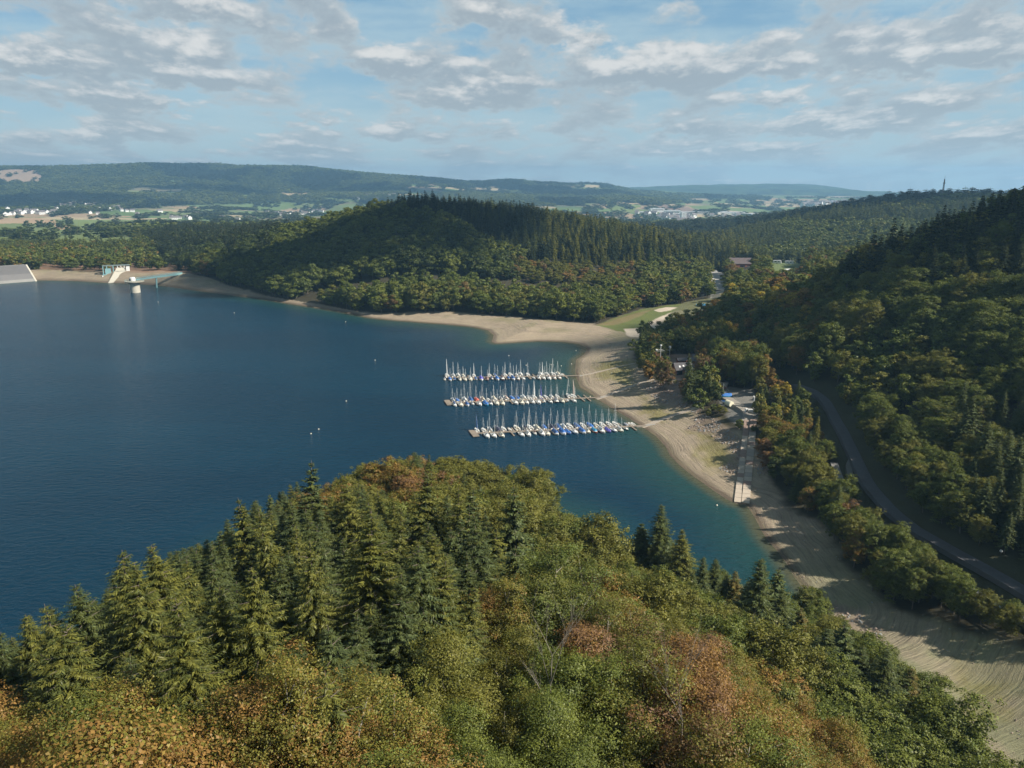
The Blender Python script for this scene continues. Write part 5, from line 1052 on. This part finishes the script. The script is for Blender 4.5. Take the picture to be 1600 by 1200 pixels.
for px, py, lb in [(1214,411,'leftmost in the camping field'), (1222,409,'second from left in the camping field, higher up'), (1233,412,'largest of the bright group in the middle of the camping field'), (1238,410,'right of the bright group in the camping field'), (1245,409,'farthest right in the camping field'), (1228,409,'half hidden at the back of the camping field'), (1231,425,'alone at the near edge of the camping field'), (1192,432,'under the big tree between the inn and the camping field'), (1194,451,'small one among trees below the inn')]:
    q = hit(px, py+1); e = empty('caravan', (q[0], q[1], q[2]), R(random.uniform(-40, 40)), f'white caravan {lb}', 'caravan', 'caravans on the valley camping field'); s_ = 1.5 if q[1] > 700 else 1; e.scale = (s_, s_, s_); link('body', CARB, e); link('window', CARW, e); link('wheel', WHE, e)
# ------------------------------------------------------------------ guard rail along the path, signs, cyclists
gr_ = empty('guard_rail', (0, 0, 0), 0, 'pale metal guard rail between the footpath and the beach-side shrubs', 'guard rail'); fx, fy, fz, fnx, fny = FX
rl_ = MB(); ps_ = MB(); idx_ = [i for i in range(len(fx)) if fy[i] < 196]
for i in idx_[:-1]:
    a = (fx[i]-1.9, fy[i], fz[i]+.8); b = (fx[i+1]-1.9, fy[i+1], fz[i+1]+.8); rl_.tube(a, b, .16, n=4, cap=False); rl_.tube((a[0], a[1], a[2]-.4), (b[0], b[1], b[2]-.4), .10, n=4, cap=False); ps_.box(a[0]-.06, a[0]+.06, a[1]-.06, a[1]+.06, a[2]-1.3, a[2]+.1)
rl_.obj('rail', M_RAIL, gr_); ps_.obj('posts', M_RAIL, gr_)
q = hit(1563, 868); e = empty('marker_post', (q[0], q[1], q[2]), 0, 'short post with white round reflector on the slope above the road', 'post'); MB().tube((0,0,-.3),(0,0,1.0),.08).obj('post', M_BENCH, e); MB().lathe([(0,.95),(.3,1.0),(.36,1.25),(.2,1.5),(0,1.55)],10).obj('reflector', M_WHITE, e)
# two people on the footpath
M_SK = mat('skin', (.45, .28, .20), .7); M_JK = mat('teal_jacket', (.035, .075, .08), .8); M_JK2 = mat('grey_jacket', (.10, .12, .12), .8); M_TR = mat('dark_trousers', (.03, .035, .045), .8); M_CAP = mat('white_cap', (.72, .72, .68), .7)
def person(x, y, z, rz, jk, cap, label):
    e = empty('person', (x, y, z), rz, label, 'person', None)
    vs = [(0,0,.95),(0,0,1.15),(0,0,1.38),(0,0,1.50),(0,.02,1.60),(0,.02,1.74),(.11,0,.90),(.12,.12,.50),(.12,-.04,.08),(.12,.12,.03),(-.11,0,.90),(-.12,-.08,.50),(-.12,-.26,.10),(-.12,-.12,.04),(.20,0,1.40),(.26,-.06,1.12),(.27,.06,.88),(.27,.10,.80),(-.20,0,1.40),(-.26,.06,1.12),(-.27,.16,.90),(-.27,.20,.82)]
    es = [(0,1),(1,2),(2,3),(3,4),(4,5),(0,6),(6,7),(7,8),(8,9),(0,10),(10,11),(11,12),(12,13),(2,14),(14,15),(15,16),(16,17),(2,18),(18,19),(19,20),(20,21)]
    rd = [.16,.15,.18,.07,.09,.09,.10,.075,.05,.045,.10,.075,.05,.045,.075,.05,.038,.04,.075,.05,.038,.04]
    me = bpy.data.meshes.new('body'); me.from_pydata(vs, es, []); o = link('body', me, e); sk = o.modifiers.new('skin', 'SKIN'); sub = o.modifiers.new('sub', 'SUBSURF'); sub.levels = sub.render_levels = 1
    for i, r__ in enumerate(rd): me.skin_vertices[0].data[i].radius = (r__, r__*.85)
    me.skin_vertices[0].data[0].use_root = True; me.materials.append(jk)
    MB().lathe([(0,1.66),(.115,1.70),(.12,1.78),(.07,1.86),(0,1.88)],12).obj('cap', cap, e, smooth=True); 
    MB().tube((.11,0,.92),(.12,.12,.5),.115,.09,8).tube((.12,.12,.5),(.12,-.04,.1),.09,.07,8).tube((-.11,0,.92),(-.12,-.08,.5),.115,.09,8).tube((-.12,-.08,.5),(-.12,-.26,.1),.09,.07,8).obj('trousers', M_TR, e, smooth=True)
    return e
k = int(np.argmin(abs(fy-222)));
for dx_, dy_, jk, cp, lb in ((-1.2, -.6, M_JK2, M_CAP, 'person in grey with pale cap walking the shaded path, left of three'), (.1, .3, M_JK, M_CAP, 'person in dark teal jacket and bright white cap, middle of three walkers'), (1.2, -.2, M_JK, mat('grey_cap', (.3,.32,.32), .7), 'person in dark teal with grey cap, right of three walkers')):
    person(fx[k]+dx_, fy[k]+dy_, fz[k], R(random.uniform(-20, 20)), jk, cp, lb)
# ------------------------------------------------------------------ lattice mast on the ridge
q = G(1474, 296, 1400, 0); zq = float(ground(np.array([q[0]]), np.array([q[1]]))[0])
e = empty('radio_mast', (q[0], q[1], zq), 0, 'tall thin radio mast rising above the wooded ridge on the right', 'radio mast')
hM = CAM_H+raydir(1475, 274)[2]*1400-zq; o = MB()
for sx, sy in ((1,1),(1,-1),(-1,1),(-1,-1)): o.tube((sx*1.6, sy*1.6, 0), (sx*.45, sy*.45, hM*.86), .35, .28, 5)
for i in range(16):
    f0, f1 = i/16, (i+1)/16; w0, w1 = 1.6-1.15*f0, 1.6-1.15*f1; o.tube((-w0,-w0,hM*.86*f0),(w1,-w1,hM*.86*f1),.14,n=4); o.tube((w0,w0,hM*.86*f0),(-w1,w1,hM*.86*f1),.14,n=4); o.tube((-w0,w0,hM*.86*f0),(-w1,-w1,hM*.86*f1),.14,n=4)
o.obj('lattice', M_RROOF, e); MB().tube((0,0,hM*.85),(0,0,hM),.3,.15,6).obj('antenna', M_RROOF, e); MB().box(-1.4,1.4,-1.4,1.4,hM*.70,hM*.73).obj('platform', M_RROOF, e)
# ------------------------------------------------------------------ far villages and town: every house its own thing
def house_mesh(w__, d__, h__, rh):
    wl = MB().box(-w__/2, w__/2, -d__/2, d__/2, -2, h__).add([(-w__/2,-d__/2,h__),(-w__/2,d__/2,h__),(-w__/2,0,h__+rh),(w__/2,-d__/2,h__),(w__/2,d__/2,h__),(w__/2,0,h__+rh)], [(0,1,2),(5,4,3)]).mesh('wall', M_WHITE)
    rf_ = MB().prism([(-w__/2-.6,-d__/2-.8,h__-.3),(w__/2+.6,-d__/2-.8,h__-.3),(w__/2+.6,0,h__+rh+.3),(-w__/2-.6,0,h__+rh+.3)], .3).prism([(-w__/2-.6,0,h__+rh+.3),(w__/2+.6,0,h__+rh+.3),(w__/2+.6,d__/2+.8,h__-.3),(-w__/2-.6,d__/2+.8,h__-.3)], .3).mesh('roof', M_RROOF)
    wn_ = MB(); 
    for k in range(3): wn_.box(-w__*.36+k*w__*.3, -w__*.36+k*w__*.3+1.5, -d__/2-.06, -d__/2, h__*.3, h__*.3+1.5)
    return wl, rf_, wn_.mesh('windows', M_DARK)
HM = [house_mesh(16, 13, 7.5, 5), house_mesh(20, 12, 7, 5.5), house_mesh(13, 16, 8, 6)]
def factory_mesh(w__, d__, h__):
    return MB().box(-w__/2, w__/2, -d__/2, d__/2, -3, h__).mesh('wall', M_WHITE), MB().box(-w__/2-.5, w__/2+.5, -d__/2-.5, d__/2+.5, h__, h__+1.2).box(-w__*.3, -w__*.1, -d__*.2, d__*.2, h__+1.2, h__+3).mesh('roof', M_SHEET), MB().box(-w__*.4, w__*.4, -d__/2-.06, -d__/2, h__*.55, h__*.75).mesh('windows', M_DARK)
FM = [factory_mesh(90, 45, 11), factory_mesh(60, 40, 13), factory_mesh(130, 50, 10)]
def put_house(px, py, fam, k, lb, nm, ct, grp, sc=1.0, rz=None):
    q = hit(px, py, 900); e = empty(nm, (q[0], q[1], q[2]+.5), random.uniform(-.9, .9) if rz is None else rz, lb, ct, grp); e.scale = (sc, sc, sc)
    for n_, me in zip(('wall', 'roof', 'windows'), fam[k % len(fam)]): link(n_, me, e)
rs = random.Random(4)
VIL = [('left-edge village', [(2,329),(9,337),(16,336),(20,336),(27,334),(33,335),(38,334),(48,334),(60,334),(66,335),(74,334),(81,334),(85,333),(12,330),(30,331),(42,331),(52,332),(57,331),(70,331),(88,330)], 1.35),
       ('left hillside village', [(97,323),(103,324),(112,325),(115,327),(121,324),(128,327),(133,321),(139,321),(126,320),(143,322),(155,329),(160,320),(163,320),(170,329),(116,320),(150,320),(108,321),(146,326),(178,327),(184,326),(190,330)], 1.3),
       ('meadow-edge village', [(215,337),(222,338),(141,334),(153,335),(268,341),(273,343),(280,342),(290,341),(296,343),(250,332),(336,342),(342,343),(349,343),(372,345),(207,331),(198,331)], 1.15),
       ('village behind the headland shoulder', [(418,334),(425,336),(432,336),(440,337),(447,338),(452,337),(458,336),(464,337),(471,335),(478,336),(486,333),(490,331),(496,331),(502,332),(445,334),(455,334),(470,332),(480,336)], 1.4),
       ('hill hamlet above the headland', [(548,304),(556,309),(566,305),(574,306),(582,304),(600,305),(608,306),(615,305),(590,313),(560,312)], 1.2)]
for vn, hs_, sc in VIL:
    for k, (px, py) in enumerate(hs_): put_house(px, py, HM, rs.randrange(3), f'small white house in the {vn}', 'house', 'house', f'houses of the {vn}'[:80], sc*.85*rs.uniform(.8, 1.15))
for k, (px, py, fi, sc, lb) in enumerate([(1026,331,1,1.1,'bright white works hall standing highest at the left of the valley town'), (1007,334,0,.7,'low white hall at the far left edge of the valley town'), (1050,335,1,1.2,'square white works block in the left of the valley town'), (1060,337,0,.8,'long white hall just right of the square white block'), (1090,334,2,.8,'long grey-white hall behind the middle of the valley town'), (1068,333,1,.5,'small white hall between the two long halls'),
                                   (1140,335,2,1.0,'very long white hall right of the town centre'), (1165,337,2,.9,'second very long hall, right of the town centre'), (1190,339,0,1.0,'white hall near the right end of the valley works'), (1205,339,0,.8,'last white hall at the right end of the valley works'), (1100,345,0,.55,'white flat-roofed school block before the town centre'), (1120,347,0,.6,'lower white school block nearest the woods'), (1085,349,1,.4,'grey-roofed hall nearest the spruce crest')]):
    put_house(px, py, FM, fi, lb, 'works_hall', 'factory', 'large halls of the valley town', sc, rs.uniform(-.3, .1))
q = hit(1067, 345, 900); e = empty('tower_block', (q[0], q[1], q[2]), .2, 'white tower block with dark window rows in the valley town', 'tower block'); MB().box(-10,10,-9,9,-2,34).obj('wall', M_WHITE, e); MB().box(-10.4,10.4,-9.4,9.4,34,35).obj('roof', M_SHEET, e); o = MB()
for k in range(9): o.box(-8.5, 8.5, -9.07, -9.0, 2+k*3.6, 3.5+k*3.6)
o.obj('windows', M_DARK, e)
for k, (px, py) in enumerate([(995,335),(1012,338),(1020,337),(1033,338),(1040,340),(1045,342),(1050,344),(1056,341),(1062,342),(1072,341),(1076,344),(1055,347),(1064,349),(1080,346),(1092,352),(1097,351),(1038,343),(1048,339),(1131,341),(1143,342),(1112,340),(1152,340),(1230,337),(1030,341),(1083,340),(1073,347),(1058,344)]):
    put_house(px, py, HM, rs.randrange(3), 'pale house among the works halls of the valley town', 'house', 'house', 'houses of the valley town', 1.5*rs.uniform(.8, 1.15))
for k, (px, py) in enumerate([(1262,322),(1268,323),(1272,322),(1280,321),(1286,320),(1292,321),(1300,319),(1308,320),(1275,324),(1256,323),(1318,318),(1265,320)]):
    put_house(px, py, HM, rs.randrange(3), 'tiny pale house of the far town behind the ridge', 'house', 'house', 'houses of the far town behind the ridge', 2.2)
put_house(1142, 363, HM, 1, 'lone white house in the woods between town and lake valley', 'house', 'house', None, 1.1)
# ------------------------------------------------------------------ rocks: rubble fields on the drained shore
def rockmesh(seed):
    r2 = np.random.default_rng(seed); bm = __import__('bmesh').new(); __import__('bmesh').ops.create_icosphere(bm, subdivisions=1, radius=.5)
    for v in bm.verts: v.co *= r2.uniform(.65, 1.2); v.co.z *= .7
    me = bpy.data.meshes.new('rock'); bm.to_mesh(me); bm.free(); me.materials.append(M_ROCK if seed % 3 else M_ROCKG); return me
rocks = [bpy.data.objects.new('rock_kind', rockmesh(s)) for s in range(6)]
RP = []
for k, poly in enumerate(RUBBLE):
    mn, mx_ = poly.min(0), poly.max(0); n_ = int(np.prod(mx_-mn)*(2.2 if k < 2 else 1.3)); x = RNG.uniform(mn[0], mx_[0], n_); y = RNG.uniform(mn[1], mx_[1], n_); s = inpoly(x, y, poly) & (vnoise(x/3, y/3, 8) > .35); RP.append(np.stack([x[s], y[s]], 1))
n_ = 26000; x = RNG.uniform(-150, 175, n_); y = RNG.uniform(110, 640, n_); s = inpoly(x, y, NOTREE) & (shore(x, y) > 0.3) & ~inpoly(x, y, LAWNP) & (vnoise(x/9, y/9, 18)*RNG.random(n_) > .30); RP.append(np.stack([x[s], y[s]], 1)); nsc = s.sum()
RP = np.concatenate(RP); zz = ground(RP[:, 0], RP[:, 1]); n_ = len(RP); big_ = np.r_[RNG.uniform(.35, 1.0, n_-nsc)**1.3, RNG.uniform(.12, .50, nsc)]
gn_scatter('rubble', np.stack([RP[:, 0], RP[:, 1], zz+.02], 1), RNG.uniform(0, 6.28, (n_, 3)), big_[:, None]*RNG.uniform(.7, 1.3, (n_, 3)), np.arange(n_) % 6, np.ones((n_, 3)), np.ones((n_, 3)), rocks, 'brown and grey stones strewn over the dry lake shore', 'stones')
print('rocks', n_)
# ------------------------------------------------------------------ bare trees in the near wood
def bare(px, py, t_, h__, rz, lb):
    q = G(px, py, t_, 0); g_ = float(ground(np.array([q[0]]), np.array([q[1]]))[0]); H_ = 9.0; g_ = q[2]-8.5; rg = np.random.default_rng(int(px)); segs = []
    def grow(p, dr, l, r, dep):
        p = np.array(p, float); n2 = 3
        for i in range(n2):
            d2 = dr+rg.normal(0, .08, 3); d2 /= np.linalg.norm(d2); e2 = p+d2*l/n2; segs.append((tuple(p), tuple(e2), r*(1-.22*i), r*(1-.22*(i+1)))); p = e2
            if dep > 0:
                for _ in range(2 if i else 1):
                    sd2 = d2+rg.normal(0, .55, 3); sd2[2] = abs(sd2[2])*.9+.7; sd2 /= np.linalg.norm(sd2); grow(p, sd2, l*rg.uniform(.45, .7), r*(.55-.1*i), dep-1)
            dr = d2
    grow((0, 0, -1), np.array([.1, 0, 1.0]), H_*.95, .085, 3)
    V, F_ = tubes_np(segs, 4); e = empty('bare_tree', (q[0], q[1], g_), rz, lb, 'bare tree', 'bare trees in the near wood'); link('branches', mesh_np('branches', V, F_, [mat('bare_bark', (.22, .195, .16), .9, noise=.2)]), e)
bare(862, 1018, 72, 0, 0, 'pale leafless tree left of centre among reddish crowns near the bottom'); bare(1072, 1078, 72, 0, 1, 'leafless grey tree with fanned branches, right of the other bare trees'); bare(590, 1040, 82, 0, 3, 'bare pale trunk showing at the foot of the spruce stand')
# ------------------------------------------------------------------ clouds that shade the hills
M_CLOUD = bpy.data.materials.new('cloud'); M_CLOUD.use_nodes = True; M_CLOUD.node_tree.nodes['Principled BSDF'].inputs['Base Color'].default_value = (.9, .9, .9, 1); M_CLOUD.node_tree.nodes['Principled BSDF'].inputs['Roughness'].default_value = 1; M_CLOUD.node_tree.nodes['Principled BSDF'].inputs['Alpha'].default_value = .30
def cloud(gx_, gy_, gz_, rx, ry, seed, alt=1300, label=''):
    import bmesh
    k = (alt-gz_)/SUNV.z; cx, cy_ = gx_+SUNV.x*k, gy_+SUNV.y*k; rg = np.random.default_rng(seed); bm = bmesh.new()
    for i in range(26):
        a, rr_ = rg.uniform(0, 6.28), rg.uniform(0, .85)**.6; m4 = Matrix.Translation((math.cos(a)*rr_*rx, math.sin(a)*rr_*ry, rg.uniform(0, 20)))@Matrix.Diagonal((rx*rg.uniform(.18, .42), ry*rg.uniform(.2, .45), rg.uniform(18, 42), 1))
        bmesh.ops.create_icosphere(bm, subdivisions=3, radius=1, matrix=m4)
    me = bpy.data.meshes.new('cloud'); bm.to_mesh(me); bm.free(); me.materials.append(M_CLOUD)
    o = link('cloud', me, None, (cx, cy_, alt)); tag(o, label, 'cloud', 'clouds'); return o
for (px, py, t_, rx, ry, lb) in [(530, 385, 745, 140, 85, 'white cumulus cloud shading the left flank of the wooded headland'), (740, 335, 830, 120, 80, 'white cumulus cloud shading the spruce crest of the headland'), (1540, 322, 400, 55, 70, 'white cumulus cloud shading the upper hill on the right'), (1440, 300, 1420, 260, 90, 'white cumulus cloud shading the far ridge with the mast'),
                                 (85, 311, 4150, 560, 260, 'white cumulus cloud shading the dark wood above the left village'), (640, 296, 5200, 600, 260, 'white cumulus cloud shading the blue hills behind the headland'), (330, 296, 4900, 420, 180, 'white cumulus cloud shading the left hills'), (880, 300, 5800, 600, 260, 'white cumulus cloud shading the blue hills behind the crest')]:
    q = G(px, py, t_, 0); cloud(q[0], q[1], q[2], rx, ry, px, 1300 if t_ < 2000 else 2600, lb)
# ------------------------------------------------------------------ air
hm = bpy.data.materials.new('haze'); hm.use_nodes = True; t = NT(hm.node_tree); t.n.remove(t.n['Principled BSDF'])
pvn = t.node('ShaderNodeVolumePrincipled'); pvn.inputs['Color'].default_value = (.36, .68, 1.0, 1); pvn.inputs['Density'].default_value = 0.0001; pvn.inputs['Anisotropy'].default_value = 0.2
t.l.new(pvn.outputs[0], t.n['Material Output'].inputs['Volume'])
hb = MB().box(-11200, 11200, -11200, 11200, float(GZ.min())-12, float(GZ.max())+60).obj('haze', hm); tag(hb, kind='stuff')
# ------------------------------------------------------------------ look-alikes told apart by their order from the left
bpy.context.view_layer.update(); bylab = {}
for o_ in C.objects:
    if o_.parent is None and o_.get('category') and o_.get('label'):
        L_ = o_.matrix_world.translation; bylab.setdefault(o_['label'], []).append((float(pix(L_.x, L_.y, L_.z)[0]), o_))
ORDL = ['first', 'second', 'third', 'fourth', 'fifth', 'sixth', 'seventh', 'eighth', 'ninth', 'tenth', '11th', '12th', '13th', '14th', '15th', '16th', '17th', '18th', '19th', '20th', '21st', '22nd', '23rd', '24th', '25th', '26th', '27th', '28th', '29th', '30th', '31st', '32nd', '33rd', '34th', '35th', '36th', '37th', '38th', '39th', '40th']
for lb, mem in bylab.items():
    mem.sort(key=lambda q: q[0]); n_ = len(mem)
    if 1 < n_ <= 40:
        for k, (_, e) in enumerate(mem):
            ph = 'leftmost' if k == 0 else ('rightmost' if k == n_-1 else ORDL[k]+' from left')
            e['label'] = f"{lb}, {ph} of such"
